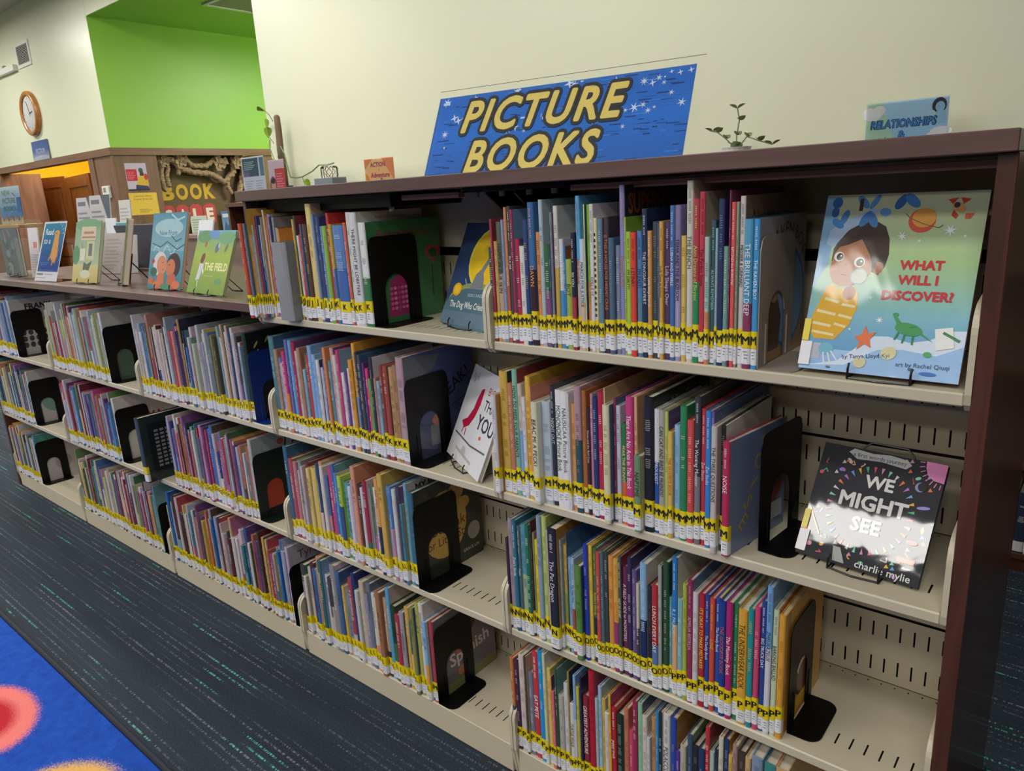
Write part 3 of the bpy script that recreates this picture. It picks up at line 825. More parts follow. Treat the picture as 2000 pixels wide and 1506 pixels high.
mb = MB(); mb.bbox(-6.42, YW - 0.01, 0, -6.35, YW + 0.02, 2.03); mb.box(-6.36, YW, 2.03, XA - .34, YW + .1, 2.10); mb.bbox(-3.65, YW - 0.01, 0, -3.53, YW + 0.21, 2.03); struct('trim_3', mb, M['oak'])
# ceiling fixtures (housing round every lamp)
for (lx, ly, lz, sx, sy, w) in LAMPS:
    r = obj('light_panel', None, CEILING, (lx, ly, lz))
    a, c = sx / 2, sy / 2
    mb = MB()
    for (p, q, u, v) in ((-a - .03, -c - .03, a + .03, -c), (-a - .03, c, a + .03, c + .03), (-a - .03, -c, -a, c), (a, -c, a + .03, c)):
        mb.bbox(p, q, -0.012, u, v, 0.055, 0.003)
    mb.build('frame', M['white'], r)
    mb = MB(); mb.box(-a, -c, 0.03, a, c, 0.055); mb.build('housing', M['white'], r)

r = thing('ceiling_vent', 'grey ceiling vent with a white rim in the green alcove soffit', 'vent', (-1.83, 3.02, 3.2805))
mb = MB(); mb.bbox(-.26, -.26, -0.012, .26, -.225, 0, .002); mb.bbox(-.26, .225, -0.012, .26, .26, 0, .002); mb.bbox(-.26, -.225, -0.012, -.225, .225, 0, .002); mb.bbox(.225, -.225, -0.012, .26, .225, 0, .002); mb.build('frame', M['white'], r)
mb = MB(); mb.box(-.225, -.225, -.004, .225, .225, -.001); mb.build('grille', M['grey'], r)

# rug
r = thing('area_rug', 'bright blue floor rug with fuzzy coloured planets and a dark bound edge', 'rug', (0, 0, 0))
mb = MB(); mb.bbox(-1.4, -3.4, 0.0, 4.05, -0.565, 0.012, 0.004); mb.build('pile', M['rug'], r)
mb = MB()
mb.tube([(-1.41, -0.555, 0.007), (4.06, -0.555, 0.007)], 0.008, 6); mb.tube([(-1.41, -3.41, 0.007), (4.06, -3.41, 0.007)], 0.008, 6)
mb.tube([(-1.41, -3.41, 0.007), (-1.41, -0.555, 0.007)], 0.008, 6); mb.tube([(4.06, -3.41, 0.007), (4.06, -0.555, 0.007)], 0.008, 6)
mb.build('binding', M['binding'], r)

# ------------------------------------------------------------------ steel shelving
P = 0.915
Z1, Z2, Z3, ZB = 1.1499, 0.7935, 0.4360, 0.0829
LIP = 0.0202
YBK = 0.295

def slotted(mb, a0, a1, b0, b1, slots, place, col=(1, 1, 1, 1)):
    """sheet a0..a1 x b0..b1 with rectangular holes; slots = (list of a centres, half width, list of (b lo, b hi))"""
    cs, hw, rows = slots
    A = [a0] + [v for c in cs for v in (c - hw, c + hw)] + [a1]
    Bv = [b0] + [v for r in rows for v in r] + [b1]
    # sheets between slot rows are single strips
    for j in range(len(Bv) - 1):
        if j % 2 == 0:
            mb.poly([place(a0, Bv[j]), place(a1, Bv[j]), place(a1, Bv[j + 1]), place(a0, Bv[j + 1])], col)
        else:
            for i in range(0, len(A) - 1, 2):
                mb.poly([place(A[i], Bv[j]), place(A[i + 1], Bv[j]), place(A[i + 1], Bv[j + 1]), place(A[i], Bv[j + 1])], col)

def centres(x0, x1):
    n = int((x1 - x0 - 0.02) / 0.0254)
    s = (x0 + x1) / 2 - (n - 1) * 0.0254 / 2
    return [s + i * 0.0254 for i in range(n)]

def bracket_profile():
    pts = [(YBK, -0.03), (0.03, -0.03), (0.008, -0.027), (-0.003, -0.016), (-0.007, 0.0), (-0.007, 0.088)]
    for i in range(1, 7):
        a = math.pi - i * math.pi / 2 / 6 * 0.85
        pts.append((0.035 + 0.042 * math.cos(a), 0.088 + 0.042 * math.sin(a)))
    pts += [(0.12, 0.145), (YBK, 0.16)]
    return pts
BP = bracket_profile()

def shelf_part(parent, x0, x1, z, base=False):
    mb = MB()
    a, c = x0 + 0.0105, x1 - 0.0105
    if not base:
        mb.bbox(a, 0.0, z - LIP, c, 0.012, z, 0.0025)
    cs = centres(a, c)
    slotted(mb, a, c, 0.009, YBK, (cs, 0.0016, [(0.057, 0.089), (0.2825, 0.2865)]), lambda p, q: (p, q, z - 0.0004))
    mb.poly([(a, 0.01, z - 0.015), (c, 0.01, z - 0.015), (c, YBK, z - 0.015), (a, YBK, z - 0.015)], (1, 1, 1, 1))
    s = mb.build('shelf', M['steel'], parent)
    m3 = MB(); m3.poly([(a + 0.002, 0.013, z - 0.005), (c - 0.002, 0.013, z - 0.005), (c - 0.002, YBK - 0.002, z - 0.005), (a + 0.002, YBK - 0.002, z - 0.005)], W1); m3.build('slot_shade', M['dark'], s)  # dark sheet added below the slots, standing in for the shade inside
    for xa in (x0 + 0.0012, x1 - 0.0098):
        m2 = MB()
        prof = BP if not base else [(p, max(q, -z + 0.001) if q > -0.02 else -z + 0.001) for p, q in BP]
        m2.prism([(p, q + z) for p, q in prof], xa, xa + 0.0086, (1, 1, 1, 1), axis='x')
        m2.build('end_bracket', M['steel'], s)
    return s

def bay(k, zs, ztop, label):
    x0, x1 = k * P, (k + 1) * P
    r = thing('shelving_bay', label, 'bookcase', (0, 0, 0), group='steel shelving bays in one run')
    for z in zs:
        shelf_part(r, x0, x1, z, z == ZB)
    mb = MB(); mb.bbox(x0 + 0.0105, 0.0, 0.001, x1 - 0.0105, 0.012, ZB, 0.0015); mb.build('kick_plate', M['steel'], r)
    lv = sorted(zs) + [ztop]
    for j in range(len(lv) - 1):
        zb, zt = lv[j] + 0.001, lv[j + 1] - (0.022 if j < len(lv) - 2 else 0.0)
        a, c = x0 + 0.004, x1 - 0.004
        cs = centres(a, c)
        mb = MB()
        hgt = zt - zb
        slotted(mb, a, c, 0, 0.153, (cs, 0.0017, [(0.02, 0.053), (0.10, 0.133)]), lambda p, q: (p, YBK, zb + q))
        if j < len(lv) - 2:
            slotted(mb, a, c, 0.159, hgt, (cs, 0.0017, [(0.173, 0.206), (0.25, 0.283)]), lambda p, q: (p, YBK, zb + q))
        else:
            mb.poly([(a, YBK, zb + 0.176), (c, YBK, zb + 0.176), (c, YBK, zt), (a, YBK, zt)], (1, 1, 1, 1))
        mb.build('back_panel', M['steel'], r)
    mb = MB(); mb.box(x0 + 0.002, YBK + 0.045, 0.01, x1 - 0.002, YBK + 0.05, ztop); mb.build('shade_plate', M['dark'], r)  # dark plate added behind the panel slots in place of the enclosed shade
    mb = MB(); mb.box(x0 + 0.002, 0.685, 0.0, x1 - 0.002, 0.69, ztop); mb.build('rear_cladding', M['steel'], r)
    for xu in (x0, x1):
        mb = MB(); mb.box(xu - 0.012, YBK + 0.004, 0.0, xu + 0.012, YBK + 0.044, ztop); mb.build('upright', M['steel'], r)
    return r
LOW = 1.1598
bay(0, (Z2, Z3, ZB), LOW, 'low putty steel shelving bay at the far left end of the run')
bay(1, (Z2, Z3, ZB), LOW, 'low putty steel shelving bay second from the far left end')
bay(2, (Z2, Z3, ZB), LOW, 'low putty steel shelving bay next to the tall shelves')
bay(3, (Z1, Z2, Z3, ZB), 1.4793, 'tall putty steel shelving bay on the left, under the picture books sign')
bay(4, (Z1, Z2, Z3, ZB), 1.4793, 'tall putty steel shelving bay on the right, nearest the camera')

mb = MB(); mb.bbox(2.737, -0.02, 1.4797, 4.5975, 0.735, 1.5085, 0.0015)
tag(mb.build('canopy_board', M['canopy']), 'dark brown wooden canopy board on top of the tall shelves', 'shelf top')
mb = MB(); mb.bbox(-0.03, -0.02, 1.160, 2.7375, 0.70, 1.187, 0.0015)
tag(mb.build('counter_board', M['canopy']), 'brown wooden top board along the low shelves, holding displays', 'shelf top')
mb = MB(); mb.bbox(4.5735, -0.005, 0.0, 4.5975, 0.715, 1.4795, 0.0012)
tag(mb.build('end_panel', M['endwood']), 'dark mahogany end panel closing the near end of the shelves', 'end panel')
mb = MB(); mb.bbox(2.739, 0.0, 1.1875, 2.7545, 0.715, 1.4795, 0.0012)
tag(mb.build('end_panel', M['canopy']), 'brown wooden end panel at the left side of the tall shelves', 'end panel')
mb = MB(); mb.bbox(-0.03, -0.005, 0.0, -0.004, 0.70, 1.1598, 0.0012)
tag(mb.build('end_panel', M['endwood']), 'wooden end panel at the far left end of the low shelves', 'end panel')
# cleats and black brackets under the canopy
r = thing('canopy_bracket', 'black steel canopy bracket with bolts between the two tall bays', 'bracket', (0, 0, 0))
mb = MB()
mb.prism([(0.06, 1.4795), (0.06, 1.462), (0.14, 1.405), (0.29, 1.39), (0.29, 1.4795)], 3.70, 3.705, W1, axis='x')
mb.prism([(0.06, 1.4795), (0.06, 1.462), (0.14, 1.405), (0.29, 1.39), (0.29, 1.4795)], 3.62, 3.625, W1, axis='x')
mb.bbox(3.56, 0.05, 1.468, 3.84, 0.28, 1.4793, 0.001)
mb.build('arm', M['black'], r)
for bx in (3.585, 3.66, 3.735, 3.80):
    mb = MB(); mb.tube([(bx, 0.07, 1.468), (bx, 0.07, 1.457)], 0.007, 6); mb.build('bolt', M['grey'], r)
r = thing('canopy_bracket', 'black steel canopy bracket merged with underside shadow at the left end of the tall shelves', 'bracket', (0, 0, 0))
mb = MB(); mb.bbox(2.757, 0.04, 1.445, 3.33, 0.29, 1.4793, 0.001); mb.build('arm', M['black'], r)  # wide black slab: bracket plates plus painted shadow under the canopy
for bx in (2.80, 3.31):
    mb = MB(); mb.tube([(bx, 0.06, 1.445), (bx, 0.06, 1.435)], 0.007, 6); mb.build('bolt', M['grey'], r)
mb = MB(); mb.bbox(3.37, 0.04, 1.4585, 3.558, 0.06, 1.4715, 0.001); tag(mb.build('cleat', M['cleat']), 'short light brown cleat under the canopy of the left tall bay', 'cleat')
mb = MB(); mb.bbox(3.86, 0.04, 1.4605, 4.5725, 0.06, 1.4725, 0.001); tag(mb.build('cleat', M['cleat']), 'long light brown cleat under the canopy of the right tall bay', 'cleat')
# ------------------------------------------------------------------ books
import colorsys
BLACKC, YEL, WHT = S('141412'), S('e2cb04'), S('e2e2e4')
def colour_name(h):
    r, g, b = [int(h[i:i + 2], 16) / 255 for i in (0, 2, 4)]
    hh, s, v = colorsys.rgb_to_hsv(r, g, b)
    hh *= 360
    if s < 0.13:
        return 'white' if v > 0.78 else ('pale grey' if v > 0.62 else ('grey' if v > 0.38 else 'black'))
    if v < 0.24: return 'black'
    names = ((14, 'red'), (32, 'orange'), (50, 'golden'), (66, 'yellow'), (95, 'lime'), (160, 'green'), (192, 'teal'), (255, 'blue'), (290, 'purple'), (345, 'pink'), (361, 'red'))
    n = [q for a, q in names if hh < a][0]
    if s < 0.42 and n in ('red', 'orange', 'golden'):
        n = {'red': 'rose', 'orange': 'tan', 'golden': 'beige'}[n]
    if n == 'orange' and v < 0.6: n = 'brown'
    if n == 'red' and v < 0.6: n = 'maroon'
    if n == 'pink' and v < 0.65: n = 'crimson'
    if n == 'golden' and v < 0.6: n = 'olive'
    return ('dark ' if v < 0.45 else ('light ' if v > 0.75 and s < 0.35 else '')) + n
def ordinal(n):
    return '%d%s' % (n, 'th' if 10 <= n % 100 <= 20 else {1: 'st', 2: 'nd', 3: 'rd'}.get(n % 10, 'th'))

def front_profile(t, off=0.0):
    r = min(0.0045, t * 0.32)
    a = t / 2 + off
    return [(-a, r), (-a * 0.86, r * 0.42 - off), (-a * 0.45, r * 0.08 - off), (a * 0.45, r * 0.08 - off), (a * 0.86, r * 0.42 - off), (a, r)], r

def add_cover(mb, o, t, d, h, spine, low, left, right, split=0.45):
    fp, r = front_profile(t)
    b = min(0.0022, t * 0.22)
    ox, oy, oz = o
    zs = [0.0, h * split, h] if low else [0.0, h]
    cols = [low, spine] if low else [spine]
    for k in range(len(zs) - 1):
        for i in range(len(fp) - 1):
            (xa, ya), (xb, yb) = fp[i], fp[i + 1]
            mb.poly([(ox + xa, oy + ya, oz + zs[k]), (ox + xb, oy + yb, oz + zs[k]), (ox + xb, oy + yb, oz + zs[k + 1]), (ox + xa, oy + ya, oz + zs[k + 1])], cols[k])
    for s, c in ((-1, left), (1, right)):
        x = ox + s * t / 2
        xi = ox + s * (t / 2 - b)
        mb.poly([(x, oy + r, oz), (x, oy + d, oz), (x, oy + d, oz + h), (x, oy + r, oz + h)], c)
        mb.poly([(xi, oy + r + b, oz), (xi, oy + d, oz), (xi, oy + d, oz + h), (xi, oy + r + b, oz + h)], c)
        mb.poly([(x, oy + d, oz), (xi, oy + d, oz), (xi, oy + d, oz + h), (x, oy + d, oz + h)], c)
        for z in (0, h):
            mb.poly([(x, oy + r, oz + z), (x, oy + d, oz + z), (xi, oy + d, oz + z), (xi, oy + r + b, oz + z)], c)
    for z in (0, h):
        mb.poly([(ox + x, oy + y, oz + z) for x, y in fp] + [(ox + t / 2 - b, oy + r + b, oz + z), (ox - t / 2 + b, oy + r + b, oz + z)], spine if z else (low or spine))
    return r, b
def add_pages(mb, o, t, d, h, r, b, col):
    mb.box(o[0] - t / 2 + b, o[1] + r + b, o[2] + 0.0025, o[0] + t / 2 - b, o[1] + d - 0.004, o[2] + h - 0.0035, col)
def add_wrap(mb, o, t, z0, z1, col, wrap=0.012):
    fp, r = front_profile(t, 0.00035)
    pts = [(-t / 2 - 0.00035, wrap)] + fp + [(t / 2 + 0.00035, wrap)]
    for (xa, ya), (xb, yb) in zip(pts[:-1], pts[1:]):
        mb.poly([(o[0] + xa, o[1] + ya, o[2] + z0), (o[0] + xb, o[1] + yb, o[2] + z0), (o[0] + xb, o[1] + yb, o[2] + z1), (o[0] + xa, o[1] + ya, o[2] + z1)], col)
def dashes(mb, o, t, z0, z1, rnd):
    z = z1
    n = 0
    while z > z0 and n < 3:
        L = rnd.uniform(0.0008, 0.0016)
        w = t * rnd.uniform(0.3, 0.6)
        x = rnd.uniform(-0.1, 0.1) * t
        mb.poly([(o[0] + x - w / 2, o[1] - 0.0007, o[2] + z - L), (o[0] + x + w / 2, o[1] - 0.0007, o[2] + z - L), (o[0] + x + w / 2, o[1] - 0.0007, o[2] + z), (o[0] + x - w / 2, o[1] - 0.0007, o[2] + z)], S('75757c'))
        z -= 0.0055; n += 1
_letters = {}
def letter_mesh(ch):
    if ch not in _letters:
        V, F, x0, x1, y0, y1 = text_geo(ch)
        mb = MB()
        for k, dx in enumerate((-0.03, 0.0, 0.03)):
            mb.add([((a - (x0 + x1) / 2) + dx, -0.00002 * k, (b - 0.36)) for a, b in V], F, BLACKC)
        _letters[ch] = (mb.mesh('letter', M['paper']), x1 - x0)
    return _letters[ch]

def spine_text(mb, title, tcol, t, h, zlab, rnd, base='808080'):
    """print running down the spine"""
    c = S(tcol)
    cd = tuple(0.45 * a + 0.55 * b for a, b in zip(c, S(base)))
    top, bot = h - 0.012, zlab + 0.008
    L = top - bot
    if title == '-':
        z = top - L * rnd.uniform(0.02, 0.25)
        cw = t * rnd.uniform(0.16, 0.3)
        for word in range(rnd.randint(3, 6)):
            wl = rnd.uniform(0.010, 0.03)
            if z - wl < bot: break
            n = max(2, int(wl / 0.004))
            for k in range(n):
                zz = z - k * 0.004
                w2 = cw * rnd.uniform(0.7, 1.1)
                mb.poly([(-w2, -0.0006, zz - 0.002), (w2, -0.0006, zz - 0.002), (w2, -0.0006, zz), (-w2, -0.0006, zz)], cd)
            z -= wl + (0.006 if rnd.random() < 0.7 else 0.03)
    elif title == '#':
        for k in range(int(L / 0.011)):
            z = bot + k * 0.011
            mb.poly([(-t * .45, -0.0006, z), (t * .05, -0.0006, z), (t * .05, -0.0006, z + 0.0055), (-t * .45, -0.0006, z + 0.0055)], c)
    elif title:
        V, F, x0, x1, y0, y1 = text_geo(title)
        sc = min(t * 0.62 / 0.72, 0.016)
        sx = sc
        if (x1 - x0) * sx > L * 0.82:
            sx = L * 0.82 / (x1 - x0); sc = min(sc, sx * 1.5)
        free = L - (x1 - x0) * sx
        zt = top - free * rnd.uniform(0.45, 0.75)
        mb.add([((b - 0.36) * sc, -0.0006, zt - (a - x0) * sx) for a, b in V], F, c)
        if free > 0.09:                                # author line above the title, too small to read
            z = top
            for k in range(int(min(free * 0.4, 0.06) / 0.0035)):
                zz = z - k * 0.0035
                w2 = t * 0.17 * rnd.uniform(0.7, 1.1)
                if k % 6 == 5: continue
                mb.poly([(-w2, -0.0006, zz - 0.0024), (w2, -0.0006, zz - 0.0024), (w2, -0.0006, zz), (-w2, -0.0006, zz)], cd)

PAL = '8a3a44 b8883c 3f6a8c c9c3b4 4a7a52 6a4a7c d0cdd0 2c3038 a8603c 7aa0c0 b04a6a d8b048 35506a c2b49a 5a8a88 8c2f3a e0dcd4 46628c'.split()
def picture_book(x, y, z, t, h, d, spine, low, title, tcol, letter, label, group, rnd, art=None, right=None, film=False, nolabel=False):
    root = thing('picture_book', label, 'book', (x + t / 2, y, z), group=group)
    t -= 0.0006
    mat = M['film'] if film else M['book']
    if right is None:
        right = spine if rnd.random() < 0.55 else rnd.choice(PAL)
    mb = MB(); r, b = add_cover(mb, (0, 0, 0), t, d, h, S(spine, 1.0, .04), S(low, 1.0, .04) if low else None, S(spine, 1.0, .04), S(right, 1.0, .04), rnd.uniform(0.4, 0.6))
    mb.build('cover', mat, root)
    mb = MB(); add_pages(mb, (0, 0, 0), t, d, h, r, b, W1); mb.build('pages', M['pages'], root)
    z0 = 0.003 + rnd.uniform(0, 0.011)
    zw = z0 + rnd.uniform(0.026, 0.031)
    zy = zw + rnd.uniform(0.027, 0.031)
    if title or not nolabel:
        mb = MB(); spine_text(mb, title, tcol, t, h, zy, rnd, spine)
        if mb.v: mb.build('spine_print', M['paper'], root)
    if not nolabel:
        mb = MB(); add_wrap(mb, (0, 0, 0), t, z0, zw, WHT); dashes(mb, (0, 0, 0), t, z0 + 0.004, zw - 0.005, rnd); mb.build('call_number_label', M['paper'], root)
        mb = MB(); add_wrap(mb, (0, 0, 0), t, zw + 0.0005, zy, YEL); lab = mb.build('letter_label', M['paper'], root)
        me, wd = letter_mesh(letter)
        lo = obj('letter', me, lab, (0, -0.0009, (zw + zy) / 2))
        sc = 0.021
        lo.scale = (min(sc, t * 0.9 / wd), 1, sc)
    if art:
        mb = MB(); draw(mb, art, d - r, h, lambda a, c, off: (t / 2 + 0.0001 + off, r + a, c))
        mb.build('cover_art', mat, root)
    return root

SHELF_NAME = {'5A': 'top shelf of nearest bay', '5B': 'second shelf of nearest bay', '5C': 'third shelf of nearest bay', '5D': 'bottom shelf of nearest bay',
              '4A': 'top shelf of farther tall bay', '4B': 'second shelf of farther tall bay'}
ARTS = {
 ('5A', 59): ('9a979a', [('rect', 0, 0, 1, .3, 'a8835a'), ('ell', .62, .42, .38, .36, '3c78b8'), ('ell', .62, .42, .35, .33, '7aa6d0'), ('poly', [(.18, .08), (.44, .08), (.48, .30), (.40, .44), (.24, .44), (.16, .30)], '5a4236'),
              ('ell', .32, .49, .1, .075, 'b88a6c'), ('poly', [(.56, .25), (.70, .3), (.74, .7), (.60, .62)], '26282e'),
              ('text', 'R', .2, .8, .10, '26262a', {'rot': .55}), ('text', 'A', .34, .87, .10, '26262a', {'rot': .3}), ('text', 'V', .45, .9, .10, '26262a', {'rot': .12}), ('text', 'E', .55, .91, .10, '26262a'), ('text', 'N', .65, .9, .10, '26262a', {'rot': -.1}), ('text', 'B', .78, .87, .10, '26262a', {'rot': -.25}), ('text', 'O', .87, .82, .10, '26262a', {'rot': -.4}), ('text', 'Y', .94, .75, .10, '26262a', {'rot': -.6})]),
 ('5A', 57): ('7d6a58', [('text', 'Nutcracker', .45, .88, .09, '3a1818', {'shear': .3})]),
 ('5A', 32): ('2c3038', [('text', 'SUPERHERO', .45, .90, .12, '9a5424', {'bold': .03, 'maxw': .8})]),
 ('5B', 44): ('6f80a2', [('text', 'N', .62, .88, .13, 'c39a4a', {'rot': -1.2}), ('text', 'O', .5, .72, .14, 'c39a4a', {'rot': -1.1}), ('text', 'I', .42, .55, .14, 'c39a4a', {'rot': -1.0}), ('text', 'S', .32, .40, .14, 'c39a4a', {'rot': -.9}), ('text', 'E', .25, .24, .15, 'c39a4a', {'rot': -.9}), ('ell', .74, .45, .2, .2, '8a4a48'), ('rect', .55, .1, .95, .26, 'b8bcc2')]),
 ('5B', 30): ('26282c', [('text', 'If You C', .45, .92, .06, '8a8a8a')]),
 ('5C', 57): ('d29a2e', [('poly', [(.05, .0), (.1, .0), (.12, 1), (.05, 1)], 'b87a1c'), ('ell', .48, .45, .26, .3, '241c18'), ('ell', .48, .5, .16, .2, 'e8e2d8'), ('text', 'ngs', .48, .60, .06, '241c18'), ('text', 'Mosa', .48, .53, .06, '241c18'), ('ell', .5, .28, .15, .14, '6a3c2c'), ('rect', .3, .05, .7, .16, 'f0c040')]),
 ('5C', 40): ('2a4a68', [('text', 'OBE', .4, .86, .12, '15202c', {'rot': .4})]),
 ('4A', 34): ('3f7f4e', [('text', 'Emeraldalicious', .5, .88, .085, 'a02c40', {'shear': .3, 'maxw': .86}), ('ell', .84, .66, .07, .06, 'c04a5c'), ('ell', .92, .66, .07, .06, 'c04a5c'), ('poly', [(.78, .65), (.98, .65), (.88, .53)], 'c04a5c'), ('ell', .88, .64, .06, .05, '2f6a40'), ('line', [(.86, .52), (.85, .2)], .012, '26402c'),
              ('poly', [(.2, .06), (.66, .06), (.6, .42), (.42, .5), (.26, .42)], 'a8306c')] + [('ell', .26 + .05 * (i % 6), .14 + .05 * (i // 6), .022, .016, ('d86aa0', 'e08ab0', 'c04888')[i % 3]) for i in range(30)]),
 ('4A', 33): ('c8c6c4', [('text', 'by Anna Kang  illustrated by', .5, .95, .022, 'a04a50')]),
}
SEL = {('5D', 11), ('5B', 21)}
for cell, txt in BOOKS.items():
    z = {'A': Z1, 'B': Z2, 'C': Z3, 'D': ZB}[cell[1]]
    rnd = random.Random(cell)
    for i, row in enumerate(txt.strip().splitlines()):
        x, t, ys, h, sp, low, title, tc = row.split('|')
        x, t, ys, h = float(x) / 1000, float(t) / 1000, float(ys) / 1000, float(h) / 1000
        d = min(0.268, max(0.19, h * rnd.uniform(0.78, 1.0)))
        letter = {'5A': 'M', '5B': 'M', '4B': 'K', '5D': 'P'}.get(cell)
        if cell == '5C': letter = 'N' if i < 17 else ('O' if i < 39 else 'P')
        if cell == '4A': letter = 'H' if i < 5 else ('I' if i < 16 else ('J' if i < 28 else 'K'))
        lb = '%s picture book, %s from left on %s' % (colour_name(sp), ordinal(i + 1), SHELF_NAME[cell])
        art = ARTS.get((cell, i))
        big = cell == '4A' and i == 16
        bk = picture_book(x, ys + (0 if ys < 0 else rnd.uniform(-0.003, 0.004)), z, t, h, d, sp, low, '' if big else title, tc, letter, lb, 'picture books in the two tall bays', rnd,
                     art=art[1] if art else None, right=art[0] if art else ('86878a' if big else None), film=t > 0.016, nolabel=big)
        if (cell, i) == ('5B', 44):
            bk.rotation_euler = (0, 0, -0.15)                 # splayed towards its bookend

# last books of the shorter rows: their covers face the camera beside the bookends
def cover_book(x, z, t, h, d, spine, right, art, letter, label, y=0.004):
    picture_book(x, y, z, t, h, d, spine, '', '-', '5a5a5a', letter, label, 'cover-out books beside the bookends', random.Random(label), art=art, right=right, film=True)
cover_book(3.3285, Z2, 0.0265, 0.285, 0.26, 'b09098', '46547e', [('grad', 0, 0, 1, 1, '3a3f52', '4d5c92'), ('poly', [(0, .75), (.4, .82), (.5, .95), (0, 1)], '6a7078'), ('text', 'S', .36, .5, .12, '20243c', {'rot': .3}), ('text', 'EAK!', .74, .66, .12, '14182c', {'rot': .5, 'bold': .01}), ('rect', .3, .1, .6, .3, '6a6e72'), ('ell', .45, .34, .12, .06, 'a86a50'), ('line', [(.62, .42), (.95, .52)], .008, '20243c')],
           'K', 'blue-grey picture book with torn lettering behind the bookend on second shelf')
cover_book(3.312, Z3, 0.013, 0.298, 0.262, '6fa8b4', 'b0aeac', [('text', 'MY POWERFUL', .5, .93, .07, '202020', {'bold': .03, 'maxw': .86}), ('text', 'HAIR', .62, .83, .09, '202020', {'bold': .03}), ('rect', .1, .2, .5, .5, 'c8b070')],
           'L', 'taller grey picture book with black capitals peeking above the golden moon book')
cover_book(3.3255, Z3, 0.0195, 0.275, 0.262, '3a6a80', '33362f', [('ell', .42, .52, .34, .36, 'caa24e'), ('ell', .62, .82, .12, .1, 'b98a5c'), ('ell', .72, .66, .1, .07, 'caa24e'), ('text', 'A BIG', .34, .66, .11, '5a3a20'), ('text', 'Mooncake', .45, .5, .12, '5a3a20'), ('text', 'for Little Star', .46, .36, .10, '5a3a20', {'maxw': .7}), ('ell', .86, .3, .1, .1, '9a9a94'), ('text', 'GRACE LIN', .8, .12, .035, 'd0d0c8')],
           'L', 'dark picture book with a golden moon and silver seal on its cover')
cover_book(3.362, ZB, 0.016, 0.255, 0.25, 'b04050', '6c6a70', [('rect', 0, 0, 1, .12, '7a8050'), ('ell', .4, .7, .2, .16, '8a5a48'), ('ell', .55, .74, .13, .12, '4a342c'), ('rect', .32, .4, .62, .62, 'b06a4a'), ('text', 'Spanish', .55, .42, .16, 'd8c0c0', {'bold': .02, 'rot': .1}), ('ell', .4, .2, .07, .06, 'b8764a')],
           'M', 'grey picture book with pale looping lettering beside the lowest bookend, farther tall bay')
cover_book(2.610, Z2, 0.022, 0.29, 0.262, '26342a', '17181a', [('ell', .12 + .16 * (i % 5), .60 + .13 * (i // 5) + .04 * (i % 2), .05, .012, 'b8a860', .9) for i in range(14)] + [('ell', .6, .3, .2, .22, '5a3a2a'), ('poly', [(.4, .0), (.8, .0), (.75, .2), (.45, .2)], '8a3a48')],
           'G', 'black picture book with gold dashes on its cover beside the blue bookend')
cover_book(2.548, Z3, 0.018, 0.285, 0.262, 'b8b0a8', '9fa8a4', [('rect', 0, 0, 1, .1, '2a2a2a'), ('ell', .22, .55, .2, .25, '4a5052'), ('ell', .3, .66, .06, .05, 'c86a3a'), ('poly', [(.1, .1), (.45, .1), (.4, .45), (.15, .45)], 'b0402c'), ('text', 'Leila', .68, .85, .16, '4a2c20', {'shear': .2}), ('ell', .42, .88, .05, .04, 'c0603a'), ('poly', [(.5, .2), (.95, .3), (.8, .55), (.55, .6)], 'c8603c')],
           'G', 'pale picture book with brown script lettering beside the dark green bookend')
cover_book(2.682, ZB, 0.016, 0.285, 0.262, 'b8a8c0', 'b8b6bc', [('text', 'Tyrone', .38, .86, .11, '8a4a40'), ('text', 'the D', .7, .74, .09, '8a4a40'), ('ell', .5, .35, .25, .2, '9a9aa0')],
           'H', 'white picture book with brown lettering on lowest shelf beside a black bookend')
cover_book(1.532, Z2, 0.018, 0.29, 0.262, 'c8c8d0', '8f9488', [('rect', 0, .62, 1, 1, 'b0aca2'), ('rect', 0, 0, 1, .62, '4a6050'), ('text', 'AL', .62, .48, .16, 'b85a36', {'bold': .03}), ('text', 'PO', .66, .3, .16, 'b85a36', {'bold': .03})],
           'E', 'grey and green picture book with orange capitals behind a bookend on low shelves')
cover_book(1.490, Z3, 0.018, 0.28, 0.262, 'd0ccc0', 'c8c2b6', [('text', 'TIMA', .55, .62, .12, 'a03028', {'bold': .03}), ('ell', .6, .36, .2, .14, '2f5a8a'), ('ell', .7, .44, .07, .06, '2f5a8a'), ('line', [(.6, .24), (.6, .1)], .012, '3a3a3a'), ('ell', .1, .5, .06, .04, '6a8a4a')],
           'D', 'cream picture book with a blue bird and red capitals behind a bookend')
cover_book(0.440, Z2, 0.018, 0.285, 0.262, 'c0bcc0', 'aaa4a2', [('text', 'FRANK', .5, .86, .10, '1c1c1e', {'bold': .03})] + [('ell', .15 + .12 * (i % 7), .18 + .11 * (i // 7), .045, .05, '3a3436') for i in range(21)],
           'A', 'grey picture book with black capitals and dark curls at far left')
cover_book(0.470, Z3, 0.016, 0.28, 0.262, 'b8c4c0', 'b4aea8', [('ell', .4, .7, .2, .08, 'b07a68'), ('ell', .4, .4, .24, .22, '6f9484'), ('ell', .7, .3, .18, .16, 'a88a7a')],
           'B', 'pale picture book with soft animal shapes on middle shelf at far left')
cover_book(0.352, ZB, 0.016, 0.27, 0.26, '5f86ac', 'b6b0aa', [('rect', 0, 0, .1, 1, '5a82a8'), ('rect', 0, .84, 1, 1, '4a8a78'), ('text', 'OK', .34, .7, .12, '1c1c1e'), ('ell', .45, .35, .16, .15, '9a948e')],
           'C', 'white picture book with short black lettering on lowest shelf, far left')

